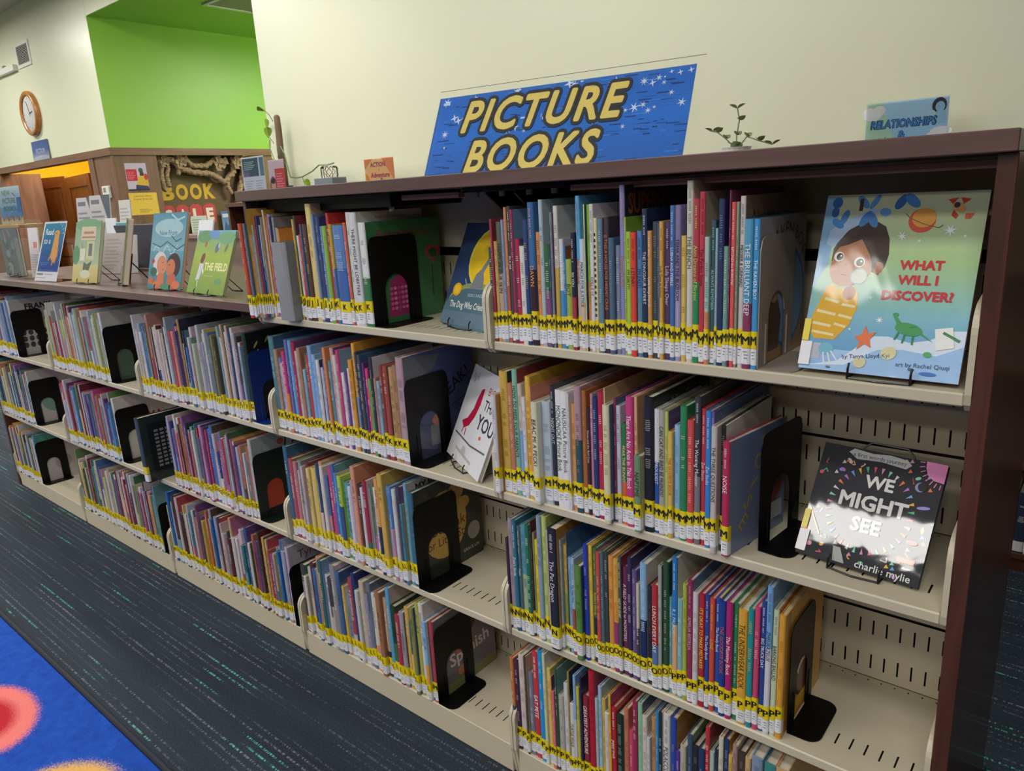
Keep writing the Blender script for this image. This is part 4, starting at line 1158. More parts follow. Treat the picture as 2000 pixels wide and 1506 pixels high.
# all the other rows, too many to lift out one by one
rows = MB()
def fill_row(x0, x1, z, letter, hm, cols, seed, tm=0.0105):
    rnd = random.Random(seed)
    x = x0
    i = 0
    while x < x1 - 0.003:
        t = min(max(0.0045, rnd.gauss(tm, 0.0032)), x1 - x)
        if x1 - x - t < 0.004: t = x1 - x
        h = min(max(hm - 0.06, rnd.gauss(hm, 0.024)), hm + 0.04)
        d = rnd.uniform(0.2, 0.265)
        sp = cols[i % len(cols)] if cols else rnd.choice(PAL2)
        spc = S(sp, rnd.uniform(0.85, 1.05), 0.08)
        rc = spc if rnd.random() < 0.5 else S(rnd.choice(PAL2))
        o = (x + t / 2, rnd.uniform(-0.006, 0.008), z)
        tt = t - 0.0005
        low = S(rnd.choice(PAL2)) if rnd.random() < 0.2 else None
        r, b = add_cover(rows, o, tt, d, h, spc, low, spc, rc, rnd.uniform(.3, .65))
        add_pages(rows, o, tt, d, h, r, b, S('cfc6b0'))
        z0 = 0.003 + rnd.uniform(0, 0.01); zw = z0 + rnd.uniform(0.024, 0.032); zy = zw + rnd.uniform(0.026, 0.031)
        add_wrap(rows, o, tt, z0, zw, WHT); add_wrap(rows, o, tt, zw + 0.0005, zy, YEL)
        dashes(rows, o, tt, z0 + 0.004, zw - 0.005, rnd)
        V, F, a0, a1, b0, b1 = text_geo(letter)
        sc = 0.02; sx = min(sc, tt * 0.9 / (a1 - a0))
        rows.add([(o[0] + (a - (a0 + a1) / 2) * sx, o[1] - 0.0009, z + (zw + zy) / 2 + (c - 0.36) * sc) for a, c in V], F, BLACKC)
        tcol = tuple(0.5 * a + 0.5 * b for a, b in zip(S(rnd.choice(('e8e4dc', '2a2a30', 'e0d8c0', '3a2a2a'))), spc))
        zz = h - rnd.uniform(0.015, 0.06); cw = tt * 0.24
        for k in range(rnd.randint(10, 28)):
            zz -= 0.0042
            if zz < zy + 0.01: break
            if rnd.random() < 0.22: continue
            w2 = cw * rnd.uniform(.6, 1.1)
            rows.poly([(o[0] - w2, o[1] - 0.0006, z + zz - 0.0028), (o[0] + w2, o[1] - 0.0006, z + zz - 0.0028), (o[0] + w2, o[1] - 0.0006, z + zz), (o[0] - w2, o[1] - 0.0006, z + zz)], tcol)
        x += t; i += 1
PAL2 = 'c9c4c8 b8b4ba d6d2cc a9b8c8 7a9cbc 4f74a0 35507c 2c3444 8a5a90 6a4a84 b06a8c c8889a b84a5a 98303e 6e2434 c87850 d89a4c d8b860 c8b48c a89878 8a6a50 5a4436 6a8a50 3f6a48 4a8084 6fa4a4 c8d0d4 e0dcd6 bcb0a4 d0bcc0'.split()
c4c = '3a6a84 b04a50 c07a80 c9b89a 8a8c90 d0bcc0 7a2a34 d8c060 d4b84c 35507c c8a070 d0ccc8 4a78b4 d0407c 3f6cb0 4f8cc8 a8c83c 5a9a50 5aa4b0 d8d2d0 a898b8 d8906c 4a3028 d0c8c8 a02438 8f9094 5a7a50 d6d2d4 d89a3c d8b040 5a90c8 4a80c0 c8ccd0 44444c 2f8aa4'.split()
fill_row(2.762, 3.311, Z3, 'L', 0.268, c4c, 1, 0.0158)
c4d = '4a4640 d0c8c0 c8c4bc 5a2a38 2f70b0 d08a64 2f6a70 d0d0d4 4a4048 88868c 3f6aa0 d8b040 8090b0 a84048 2c3a78 d6d2cc c8bca0 9a90ac 6a7a90 cfcac4 d0c0a0 a8704a c8a888 4fa0c8 24442c a82c48 9a98a0 c8a048 2f6a68 8a8a40 b8b84a d6d2cc 7ab0d8'.split()
fill_row(2.760, 3.362, ZB, 'L', 0.262, c4d, 2, 0.0172)
c3b = 'b8b8c0 c0bcc4 a8a0a4 d0b8b8 8fa0b4 c8ccd4 5a78b8 c0c4cc 6a7048 8a8450 c08070 4a4030 7aa0a0 d0c8bc c89c88 c4bcb4 c8a8b4 cfcabc 2c4468 d0bcb8 b4a4b0 40404a c8c8c4 9ab0b8 c04850 d08878 5a4a90 c8785c 34406c b08848 c8d0d4 4f80b4 26283c 3c6aa4 d0b8c4 c8b0b8 7a9484 b4bca0'.split()
fill_row(1.842, 2.610, Z2, 'F', 0.27, c3b, 3, 0.0122)
c3c = '4f6a94 c8b8c0 2f4484 c0485a 6a74a8 c8c0c0 b83848 d0ccc4 2c1c34 8a5a90 b05a64 c8d0d8 5a4484 3a3448 b4bcc4 c86a5c 5f9a9c d0d4d4 4a7c74 c8582c 6a6484 3a2c30 c8789c 7a90a4 8c3a5c d8407c 3f78c8'.split()
fill_row(1.985, 2.548, Z3, 'G', 0.255, c3c, 4, 0.0118)
c3d = 'c0b080 8a94a8 1f6aac 4f78ac 8f98b4 d0b8c4 4a3430 d0b4b4 c8b0b0 2f4038 5a2a30 b89a6c c8c4bc d0ccc8 c0a8b8 d0b0c4 2f747c 1f5a60 3a5a94 d0c8c0 b4684a 8a3a30 6a3a74 3a4048 2f5030 4f4484 c8a83c d0a868 b0543c 8a4a84'.split()
fill_row(1.848, 2.682, ZB, 'H', 0.262, c3d, 5, 0.0132)
fill_row(0.930, 1.532, Z2, 'D', 0.268, 'c8c864 b4b898 c8bca8 8a9c68 a4b090 c08a64 b84a3c d0906c c8c4b8 9ca8a0 d0bcb4 b03a54 c8c8bc a4acb8 7a8ca4 b4c0cc'.split(), 6, 0.0112)
fill_row(0.930, 1.490, Z3, 'D', 0.262, 'b84a80 5a8a5c c8bcb4 c8604c b4bcc4 8a8494 c0b8bc 4a4490 b04444 5a2c74 4f6ca0 7890b4 b0a8b0 44648c 3f78ac c0883c'.split(), 7, 0.0115)
fill_row(0.930, 1.765, ZB, 'E', 0.258, None, 8, 0.0118)
fill_row(0.06, 0.440, Z2, 'A', 0.265, '7aa0c8 5a84b8 4a6c9c c04460 c8b8c0 8aa0b8'.split(), 9, 0.012)
fill_row(0.012, 0.470, Z3, 'A', 0.26, '8aa8b8 c8c8cc b0a0ac d8c858 3a3a3c 5a7a88 4a5c74 8a7860 34506c c0b8a8'.split(), 10, 0.0115)
fill_row(0.012, 0.352, ZB, 'C', 0.255, 'b8c4c4 8a9c98 c89a3c 3f6a48 d0b8b8 a05a50 c8c4c4 5a5890 b8b4b8 d8c848 c8b8a8'.split(), 11, 0.0115)
tag(rows.build('picture_book_rows', M['book']), 'rows of thin colourful picture books with yellow spine labels on the farther shelves', 'books', kind='stuff')

# a dark book standing face-out, pulled forward at the left of the third bay
r = thing('picture_book', 'dark green picture book jutting out at the left of a low middle shelf', 'book', (1.852, -0.055, Z3), group='cover-out books beside the bookends')
mb = MB(); r0, b0 = add_cover(mb, (0, 0, 0), 0.03, 0.24, 0.265, S('3a4644'), None, S('2a3632'), S('26302c')); mb.build('cover', M['film'], r)
mb = MB(); add_pages(mb, (0, 0, 0), 0.03, 0.24, 0.265, r0, b0, W1); mb.build('pages', M['pages'], r)
mb = MB(); draw(mb, [('rect', .1, .12, .9, .88, '1a1c1c')] + [('rect', .2 + .1 * (i % 6), .2 + .06 * (i // 6), .27 + .1 * (i % 6), .235 + .06 * (i // 6), '8a8a86') for i in range(60)], 0.225, 0.265, lambda a, c, off: (0.0151 + off, 0.01 + a, c)); mb.build('cover_art', M['film'], r)
mb = MB(); add_wrap(mb, (0, 0, 0), 0.03, 0.005, 0.034, WHT); mb.build('call_number_label', M['book'], r)
mb = MB(); add_wrap(mb, (0, 0, 0), 0.03, 0.036, 0.066, YEL); mb.build('letter_label', M['book'], r)

# ------------------------------------------------------------------ bookends
def bookend(x, z, label, mat, y0=0.032, dep=0.135, h=0.228, fl=0.058):
    r = thing('bookend', label, 'bookend', (x, y0, z), group='metal bookends')
    mb = MB()
    n = 30
    rad = 0.022
    hw, hh = dep * 0.235, h * 0.56            # arch opening: half width, top
    th = 0.0016
    def top(y):
        e = min(y, dep - y)
        return h if e >= rad else h - rad + math.sqrt(max(0, rad * rad - (rad - e) ** 2))
    def hole(y):
        a = abs(y - dep / 2)
        if a >= hw: return 0.0
        return hh - hw + math.sqrt(hw * hw - a * a)
    ys = sorted(set([dep * i / n for i in range(n + 1)] + [dep / 2 - hw, dep / 2 + hw, rad * .3, dep - rad * .3]))
    for ya, yb in zip(ys[:-1], ys[1:]):
        m = (ya + yb) / 2
        inside = abs(m - dep / 2) < hw
        la, lb = (hole(ya) if abs(ya - dep / 2) < hw - 1e-9 else hh - hw, hole(yb) if abs(yb - dep / 2) < hw - 1e-9 else hh - hw) if inside else (0.0, 0.0)
        ta, tb = top(ya), top(yb)
        V = [(0, ya, la), (0, yb, lb), (0, yb, tb), (0, ya, ta), (th, ya, la), (th, yb, lb), (th, yb, tb), (th, ya, ta)]
        mb.add(V, [(0, 1, 2, 3), (4, 5, 6, 7), (3, 2, 6, 7), (0, 1, 5, 4)], W1)
    for yy in (0, dep):
        mb.poly([(0, yy, 0), (th, yy, 0), (th, yy, h - rad), (0, yy, h - rad)], W1)
    for yy in (dep / 2 - hw - 0.012, dep / 2 + hw + 0.012):       # pressed ribs
        mb.tube([(th, yy, 0.004), (th, yy, 0.075)], 0.0022, 6)
    mb.build('plate', mat, r)
    mb = MB()
    pts = [(0, 0)]
    rr = 0.024
    for i in range(7):
        a = -math.pi / 2 + i * math.pi / 12
        pts.append((fl - rr + rr * math.cos(a), rr + rr * math.sin(a)))
    for i in range(7):
        a = i * math.pi / 12
        pts.append((fl - rr + rr * math.cos(a), dep - rr + rr * math.sin(a)))
    pts.append((0, dep))
    mb.prism(pts, 0.0002, 0.0018, W1)
    mb.build('base', mat, r)
    return r
M['grey_end'] = paint('grey enamel', '9a9086', 0.4, 0.04, 10)
M['blue_end'] = paint('blue enamel', '0d2f78', 0.35, 0.06, 10)
M['green_end'] = paint('dark green enamel', '0c1f1a', 0.35, 0.06, 10)
bookend(4.2585, Z1, 'grey metal bookend on the top shelf beside the raven book', M['grey_end'], 0.004, 0.16, 0.222, 0.062)
bookend(4.2560, Z2, 'black metal bookend on the second shelf of the nearest bay', M['black'], 0.045, 0.165, 0.226, 0.062).rotation_euler = (0, 0, -0.10)
bookend(4.329, Z3, 'black metal bookend on the third shelf of the nearest bay', M['black'])
bookend(3.262, Z1, 'black metal bookend on the top shelf of the farther tall bay', M['black'], 0.01, 0.165, 0.225)
bookend(3.356, Z2, 'black metal bookend beside the blue-grey book on the second shelf', M['black'], 0.003, 0.155, 0.226)
bookend(3.3465, Z3, 'black metal bookend in front of the golden moon book', M['black'], 0.0, 0.165, 0.235)
bookend(3.3795, ZB, 'black metal bookend on the bottom shelf of the farther tall bay', M['black'], 0.003, 0.15, 0.232)
bookend(2.6335, Z2, 'dark blue metal bookend beside the black book with gold dashes', M['blue_end'], 0.003, 0.14, 0.23)
bookend(2.5675, Z3, 'dark green metal bookend on the middle low shelf', M['green_end'], 0.003, 0.14, 0.23)
bookend(2.6995, ZB, 'black metal bookend at the foot of the bay beside the tall shelves', M['black'], 0.0, 0.14, 0.215, 0.03)
bookend(1.5515, Z2, 'black metal bookend on the upper shelf of the second low bay', M['black'], 0.003, 0.14, 0.23)
bookend(1.5095, Z3, 'black metal bookend beside the blue bird book', M['black'], 0.003, 0.14, 0.23)
bookend(1.7665, ZB, 'black metal bookend at the foot of the second low bay', M['black'], 0.0, 0.14, 0.215, 0.05)
bookend(0.4595, Z2, 'black metal bookend on the upper shelf of the far left bay', M['black'], 0.003, 0.14, 0.23)
bookend(0.4875, Z3, 'black metal bookend on the middle shelf of the far left bay', M['black'], 0.003, 0.14, 0.23)
bookend(0.3695, ZB, 'black metal bookend on the lowest shelf of the far left bay', M['black'], 0.003, 0.14, 0.23)
# ------------------------------------------------------------------ face-out books on wire easels
def face_book(label, x, y, z, yaw, tilt, w, h, t, art, edge, back, group='books shown face-out', film='film', spine_label=False, cat='book', name='picture_book'):
    r = thing(name, label, cat, (x, y, z), (-tilt, 0, yaw), group)
    b = 0.0024
    mat = M[film] if film else M['book']
    mb = MB()
    mb.bbox(0, 0, 0, w, b, h, 0.0006, S(edge)); mb.bbox(0, t - b, 0, w, t, h, 0.0006, S(back))
    mb.bbox(-0.0008, 0.0006, 0, b, t - 0.0006, h, 0.0005, S(edge))
    mb.build('cover', mat, r)
    mb = MB(); mb.box(b, b, 0.003, w - 0.004, t - b, h - 0.003, W1); mb.build('pages', M['pages'], r)
    mb = MB(); draw(mb, art, w, h, lambda a, c, off: (a, -0.0001 - off, c)); mb.build('cover_art', mat, r)
    if spine_label:
        mb = MB(); mb.box(-0.0014, -0.0032, 0.006, 0.016, t * .8, 0.045, WHT); mb.build('call_number_label', M['book'], r)
        mb = MB(); mb.box(-0.0014, -0.0032, 0.046, 0.009, t * .8, 0.082, YEL); mb.build('letter_label', M['book'], r)
    return r

def easel(label, x, y, z, yaw, tilt, cx, t, span=0.09, up=0.13, foot=0.13, zdrop=0.006):
    """black wire easel: front hooks, back rest, folding rear leg"""
    r = thing('wire_easel', label, 'book stand', (x, y, z - zdrop), (0, 0, yaw), 'black wire easels')
    ct, st = math.cos(tilt), math.sin(tilt)
    def P(px, d, s):                     # d = depth through the book, s = height along it
        return (px, d * ct + s * st, zdrop + s * ct - d * st)
    rad = 0.0018
    xa, xb = cx - span / 2, cx + span / 2
    tb = t + 0.004
    mb = MB()
    for q in (xa, xb):
        mb.tube([P(q, -0.010, 0.014), P(q, -0.012, 0.006), (q, -0.011, rad), (q, 0.02, rad), P(q, tb, 0.004), P(q, tb, up * 0.5), P(q, tb, up)], rad, 6)
    mb.tube([(xa, -0.009, rad), ((xa + xb) / 2, -0.016, rad * 1.2), (xb, -0.009, rad)], rad, 6)
    mb.build('front_hooks', M['wire'], r)
    mb = MB()
    top = [P(xa, tb, up), P(xa + 0.012, tb, up + 0.012), P(xb - 0.012, tb, up + 0.012), P(xb, tb, up)]
    mb.tube(top, rad, 6)
    mb.build('back_rest', M['wire'], r)
    mb = MB()
    yb_ = P(xa, tb, up * 0.8)[1] + foot * 0.6
    for q in (xa + 0.012, xb - 0.012):
        mb.tube([P(q, tb + 0.003, up * 0.78), (q, yb_, rad)], rad, 6)
    mb.tube([(xa + 0.012, yb_, rad), ((xa + xb) / 2, yb_ - 0.008, rad), (xb - 0.012, yb_, rad)], rad, 6)
    mb.build('rear_leg', M['wire'], r)
    return r

def blob_star(u, v, s):
    return ('star', u, v, s, 'eef0ee', 7)
what = [('grad', 0, 0, 1, .12, '86aede', 'a8c8ea'), ('grad', 0, .12, 1, .34, '6aa0cc', '86bcc8'), ('grad', 0, .34, 1, .62, '86bcc0', 'a9c98e'), ('grad', 0, .62, 1, 1, 'a9c98e', 'c9cda6'),
        ('poly', [(0, 0), (1, 0), (1, .27), (.9, .265), (.8, .21), (.68, .19), (.55, .215), (.46, .21), (.36, .14), (.25, .06), (.1, .03), (0, .03)], 'd3e0ee'),
        ('poly', [(0, 0), (1, 0), (1, .19), (.85, .13), (.65, .15), (.5, .14), (.3, .04), (0, .02)], '9dc0e6'),
        ('poly', [(0, .99), (.1, .99), (.08, .6), (.02, .5), (0, .4)], '86b0d4'),
        # child
        ('poly', [(.10, .69), (.14, .76), (.20, .81), (.33, .858), (.42, .815), (.456, .746), (.468, .66), (.455, .59), (.42, .545), (.38, .56), (.10, .62)], '43332c'),
        ('ell', .412, .585, .036, .034, 'a86e4c'),
        ('poly', [(.10, .60), (.115, .665), (.14, .70), (.20, .715), (.28, .745), (.315, .70), (.345, .66), (.375, .60), (.372, .55), (.34, .515), (.27, .485), (.18, .475), (.125, .505), (.10, .555)], 'b47a57'),
        ('poly', [(.31, .74), (.345, .69), (.36, .64), (.372, .585), (.385, .56), (.40, .62), (.40, .70), (.36, .76)], '43332c'),
        ('poly', [(.045, .72), (.055, .79), (.12, .845), (.24, .885), (.30, .915), (.37, .915), (.33, .865), (.26, .835), (.18, .795), (.13, .735), (.09, .70)], 'a8c2de'),
        ('ell', .28, .86, .028, .05, '4a86c4', -.5), ('ell', .325, .855, .028, .05, '4a86c4', .5), ('ell', .10, .835, .026, .04, '4a86c4', .9), ('ell', .14, .87, .024, .045, '4a86c4', -.3), ('ell', .25, .955, .026, .045, '5a94cc', .7), ('ell', .325, .955, .02, .045, '5a94cc', -.5), ('ell', .40, .895, .036, .024, '6aa0d4', -.3), ('ell', .49, .95, .03, .045, '3568a8', -.5), ('ell', .56, .955, .032, .05, '4a86c4', .8), ('ell', .075, .955, .035, .03, '3568a8'), ('ell', .07, .90, .025, .03, '3568a8'), ('rect', .225, .905, .25, .975, '4a342c'),
        ('ell', .147, .645, .033, .028, 'ece8e0'), ('ell', .153, .644, .023, .021, '2e2622'), ('ell', .288, .615, .035, .029, 'ece8e0'), ('ell', .293, .614, .025, .022, '2e2622'), ('ell', .16, .65, .006, .005, 'ffffff'), ('ell', .30, .62, .006, .005, 'ffffff'), ('ell', .20, .60, .010, .006, '9c6044'), ('ell', .125, .58, .03, .02, 'c47a5c'), ('ell', .30, .565, .035, .02, 'c47a5c'), ('line', [(.18, .545), (.215, .54)], .006, '8a5040'),
        ('poly', [(.10, .475), (.13, .49), (.17, .468), (.23, .466), (.28, .485), (.315, .43), (.325, .36), (.29, .26), (.206, .175), (.07, .175), (.015, .24), (.04, .32), (.08, .42)], 'dfae35'),
        ('line', [(.10, .405), (.20, .385)], .02, 'ecdda6'), ('line', [(.22, .375), (.31, .365)], .018, 'ecdda6'), ('line', [(.06, .335), (.19, .315)], .02, 'ecdda6'), ('line', [(.21, .315), (.30, .30)], .018, 'ecdda6'), ('line', [(.04, .265), (.17, .25)], .02, 'ecdda6'), ('line', [(.19, .265), (.27, .25)], .018, 'ecdda6'), ('line', [(.05, .215), (.2, .20)], .018, 'ecdda6'),
        ('ell', .255, .44, .042, .04, 'a86e4c'), ('line', [(.245, .46), (.275, .50)], .008, '5a6a78'), ('ell', .30, .535, .056, .046, '9fb4b0'), ('ell', .30, .535, .048, .039, 'c4cabb'),
        ('rect', .02, .06, .13, .15, 'b8bcc8'), ('ell', .165, .12, .05, .035, '7ab8cc'), ('line', [(.15, .1), (.17, .03)], .01, 'dfe4e6'), ('line', [(.18, .1), (.21, .04)], .01, 'dfe4e6'), ('line', [(.2, .11), (.25, .06)], .01, 'dfe4e6'),
        # planets and toys
        ('ell', .635, .845, .082, .066, 'd95a42'), ('ell', .645, .86, .072, .053, 'e8a54c'), ('line', [(.53, .885), (.56, .86), (.65, .825), (.74, .805), (.765, .82)], .005, '6a5a4a'),
        ('poly', [(.79, .945), (.85, .935), (.88, .90), (.86, .88), (.81, .90)], 'e8a468'), ('poly', [(.77, .955), (.83, .965), (.80, .93)], 'c8442e'), ('poly', [(.84, .965), (.90, .955), (.86, .93)], 'c8442e'), ('poly', [(.81, .90), (.84, .87), (.83, .85), (.80, .87)], 'c8442e'), ('poly', [(.88, .88), (.93, .88), (.91, .85), (.88, .85)], 'd86a3a'), ('ell', .825, .925, .018, .015, '3a3a48'),
        blob_star(.53, .76, .03), blob_star(.81, .79, .036), blob_star(.48, .30, .022), ('star', .9, .76, .014, 'f0f0ec', 5), ('star', .64, .735, .012, 'f0f0ec', 5), ('star', .3, .24, .01, 'f0f0ec', 5), ('star', .4, .42, .012, 'f0f0ec', 5),
        ('text', 'WHAT', .68, .605, .049, 'c73a3c', {'bold': .045, 'maxw': .27}), ('text', 'WILL I', .67, .525, .049, 'c73a3c', {'bold': .045, 'maxw': .29}), ('text', 'DISCOVER?', .68, .44, .049, 'c73a3c', {'bold': .045, 'maxw': .48}),
        ('poly', [(.34, .20), (.385, .215), (.40, .265), (.425, .22), (.475, .235), (.44, .19), (.455, .145), (.41, .165), (.365, .13), (.375, .175)], 'e07a4c'),
        ('ell', .665, .26, .085, .033, '4d9a5c', -.2), ('poly', [(.60, .27), (.56, .33), (.575, .335), (.63, .28)], '4d9a5c'), ('ell', .575, .335, .018, .01, '4d9a5c'), ('poly', [(.73, .255), (.82, .20), (.74, .235)], '4d9a5c'), ('line', [(.61, .24), (.59, .2)], .012, '3f8650'), ('line', [(.65, .235), (.64, .185)], .012, '3f8650'), ('line', [(.70, .23), (.70, .18)], .012, '3f8650'), ('line', [(.67, .27), (.71, .275)], .006, '3a7a48'),
        ('poly', [(.82, .27), (.92, .285), (.945, .18), (.845, .16)], 'e8e8e4'), ('line', [(.87, .255), (.97, .215)], .018, '4d8a56'),
        ('ell', .57, .125, .05, .035, 'd8d2a4', .5), ('ell', .40, .062, .04, .03, 'd4cca0', .6), ('ell', .80, .135, .025, .015, '5fae6a'),
        ('text', 'by Tanya Lloyd Kyi', .43, .10, .023, '3a5470', {'rot': .12, 'maxw': .3}), ('text', 'art by Rachel Qiuqi', .78, .075, .023, '3a5470', {'rot': .02, 'maxw': .33}),
        ('ell', .82, .035, .05, .010, '4a78c0'), ('ell', .72, .05, .02, .008, '5a6a7a'), ('ell', .2, .02, .016, .006, '5a6a7a')]
face_book('large pastel picture book of a curious child, propped on the top shelf', 4.322, 0.023, Z1 + 0.008, -0.02, 0.363, 0.231, 0.291, 0.012, what, 'b9cfe2', '6a3a30', spine_label=True)
easel('black wire easel under the large pastel book on the top shelf', 4.322, 0.023, Z1 + 0.008, -0.02, 0.363, 0.125, 0.012, 0.09, 0.12, 0.1, 0.008)

rn = random.Random(5)
cols_d = ['d8506a', '58b878', 'e8b040', '6aa0d8', 'b070c0', 'e07a3a', 'd8d0c8', '8ad0b0', 'd890b8']
see = [('rect', 0, 0, 1, 1, '222126')]
for i in range(90):
    a = rn.uniform(0, 2 * math.pi); rad_ = rn.uniform(.40, .62)
    u, v = .5 + rad_ * math.cos(a), .5 + rad_ * math.sin(a)
    if .03 < u < .97 and .03 < v < .97:
        c = rn.choice(cols_d)
        k = rn.random()
        if k < .35: see.append(('ell', u, v, rn.uniform(.012, .03), rn.uniform(.008, .02), c, rn.uniform(0, 3)))
        elif k < .7: see.append(('line', [(u, v), (u + rn.uniform(-.04, .04), v + rn.uniform(-.04, .04)), (u + rn.uniform(-.05, .05), v + rn.uniform(-.05, .05))], .009, c))
        else: see.append(('poly', [(u, v), (u + .035, v + .008), (u + .012, v + .035)], c))
for i in range(34):                                      # ring of little flags
    a = 2 * math.pi * i / 34
    u, v = .5 + .35 * math.cos(a), .5 + .37 * math.sin(a)
    du, dv = -math.sin(a) * .013, math.cos(a) * .013
    see.append(('poly', [(u + du, v + dv), (u - du, v - dv), (u - .055 * math.cos(a), v - .055 * math.sin(a))], cols_d[i % 9]))
see += [('poly', [(1, 1), (.84, 1), (.845, .95), (.87, .89), (.92, .855), (1, .845)], 'e08ab8')] + [('line', [(1 - .17 * math.cos(q * .2 + .06), 1 - .17 * math.sin(q * .2 + .06)), (1 - .21 * math.cos(q * .2 + .06), 1 - .21 * math.sin(q * .2 + .06))], .008, 'e08ab8') for q in range(8)]
see = [s for s in see]
see += [('poly', [(.22, .955), (.26, .99), (.42, .975), (.56, .99), (.70, .975), (.74, .94), (.70, .90), (.5, .92), (.3, .905)], 'b9b9b6'), ('text', 'a first words journey', .48, .945, .036, '26262a', {'maxw': .46}),
        ('text', 'WE', .53, .74, .105, 'd8d6d0', {'bold': .035}), ('text', 'MIGHT', .52, .56, .125, 'd8d6d0', {'bold': .035}), ('text', 'SEE', .51, .37, .115, 'd8d6d0', {'bold': .035}),
        ('poly', [(.32, .02), (.42, .02), (.36, .14), (.30, .14)], 'a8a8a4'), ('line', [(.02, .42), (.16, .20)], .014, 'd8b040'), ('text', 'charlie mylie', .72, .05, .06, 'd8d8d4', {'bold': .01, 'maxw': .5}),
        ('ell', .90, .62, .05, .014, '9a8ad0', .2), ('ell', .84, .78, .04, .04, '8a88b8'), ('ell', .855, .785, .035, .035, '222126'), ('ell', .88, .33, .045, .018, 'c84a44'), ('rect', .80, .16, .94, .20, 'c8603a')]
face_book('black picture book crowded with tiny bright doodles, leaning on a shelf easel', 4.318, 0.065, Z2 + 0.008, -0.096, 0.558, 0.205, 0.212, 0.012, see, '2a2a2e', '2a2a2e', spine_label=True, film='film2')
easel('tall black wire easel behind the doodle-covered black book', 4.318, 0.065, Z2 + 0.008, -0.096, 0.558, 0.105, 0.012, 0.085, 0.218, 0.06, 0.008)

dog = [('grad', 0, 0, 1, .4, '37495c', '2c3f60'), ('grad', 0, .4, 1, 1, '2a4068', '22324e'), ('ell', .66, .66, .40, .31, 'e0d24a'), ('ell', .66, .66, .37, .285, 'e8c022'), ('ell', .55, .75, .06, .04, 'd8b020'), ('ell', .78, .6, .07, .05, 'd8b020'),
       ('ell', .55, .22, .5, .20, '8c9a48'), ('ell', .55, .15, .55, .22, '4a6a78'), ('rect', 0, 0, 1, .13, '5c7486'),
       ('poly', [(.42, .36), (.66, .36), (.64, .46), (.60, .52), (.66, .62), (.62, .66), (.54, .55), (.47, .50), (.44, .42)], '7c7f84'), ('line', [(.42, .37), (.33, .40), (.28, .45)], .02, '8a8c90'),
       ('text', 'KEIKO KASZA', .58, .30, .03, 'b8c4c8', {'rot': .03}), ('text', 'The Dog Who Cried Wolf', .53, .20, .065, 'e6e2d0', {'bold': .01, 'maxw': .98, 'wide': .7}), ('ell', .18, .34, .085, .065, 'd8a818'), ('ell', .18, .34, .06, .045, 'e8c038')]
face_book('dark blue picture book with a big yellow moon, propped on the top shelf', 3.393, 0.111, Z1 + 0.006, -0.222, 0.423, 0.215, 0.262, 0.010, dog, '3a4a5c', '2a3a50')
easel('black wire easel under the yellow moon book', 3.393, 0.111, Z1 + 0.006, -0.222, 0.423, 0.1, 0.010, 0.09, 0.11, 0.05)
big = [('rect', 0, 0, 1, 1, 'dcdbdc'), ('poly', [(.40, .80), (.47, .82), (.48, .66), (.44, .52), (.36, .40), (.24, .34), (.14, .40), (.26, .46), (.34, .58), (.36, .70)], 'b81c40'), ('line', [(.30, .36), (.32, .28)], .02, 'b81c40'), ('line', [(.24, .36), (.22, .29)], .02, 'b81c40'),
       ('line', [(.06, .26), (.55, .23), (.95, .26)], .02, '6a6460'), ('text', 'BIGGER', .78, .82, .085, 'c02c44', {'maxw': .4}), ('text', 'THAN', .78, .68, .11, '3a3c42', {'bold': .01, 'maxw': .4}), ('text', 'YOU', .76, .50, .15, '3a3c42', {'bold': .02, 'maxw': .44}),
       ('line', [(.1, .92), (.12, .82), (.18, .9)], .012, '8a8a84'), ('line', [(.2, .94), (.22, .86)], .01, '8a8a84'), ('ell', .42, .14, .06, .05, 'bcbcb8'), ('ell', .72, .36, .03, .02, 'c86a3a'), ('line', [(.2, .12), (.7, .08)], .03, 'b4b4b0')]
face_book('white picture book with a slim red animal, slanting out of the second shelf', 3.372, 0.120, Z2 + 0.006, -0.494, 0.41, 0.247, 0.250, 0.012, big, 'd0d0d0', 'c8c8c8')
easel('black wire easel under the white book with the red animal', 3.372, 0.120, Z2 + 0.006, -0.494, 0.41, 0.12, 0.012, 0.09, 0.11, 0.02)

# ---- on the low counter
ZT = 1.187
field = [('grad', 0, 0, 1, .6, '7c9a4c', 'a4b84e'), ('grad', 0, .6, 1, .85, 'a4b84e', '8cb074'), ('grad', 0, .85, 1, 1, '6aa08c', '7aacc0'), ('ell', .2, .9, .2, .1, '6a9a68'), ('ell', .8, .88, .22, .1, '79a878'), ('ell', .45, .94, .14, .06, '6a94c8'),
         ('text', 'THE FIELD', .66, .43, .12, 'f0e8a8', {'bold': .03, 'maxw': .60}), ('ell', .27, .55, .05, .09, '7a4a40', -.4), ('poly', [(.18, .2), (.28, .22), (.33, .46), (.22, .48)], 'd0d0d8'), ('line', [(.24, .2), (.26, .1)], .02, 'd8d8d0'), ('ell', .28, .78, .03, .05, 'b86a44'), ('ell', .6, .72, .05, .08, '6a7894', -.3), ('ell', .64, .76, .02, .04, 'c8ccd0'), ('ell', .84, .72, .03, .07, '8a7a5c', -.5), ('ell', .8, .2, .1, .05, '6f9a6a'), ('line', [(.4, .28), (.65, .28)], .01, 'b8c870')]
face_book('green picture book of a sports field on the low counter, nearest the tall shelves', 2.238, 0.04, ZT + 0.006, -0.052, 0.38, 0.262, 0.217, 0.011, field, 'b8c078', '8a9a60')
easel('black wire easel behind the green sports field book', 2.238, 0.04, ZT + 0.006, -0.052, 0.38, 0.13, 0.011, 0.10, 0.11, 0.12)
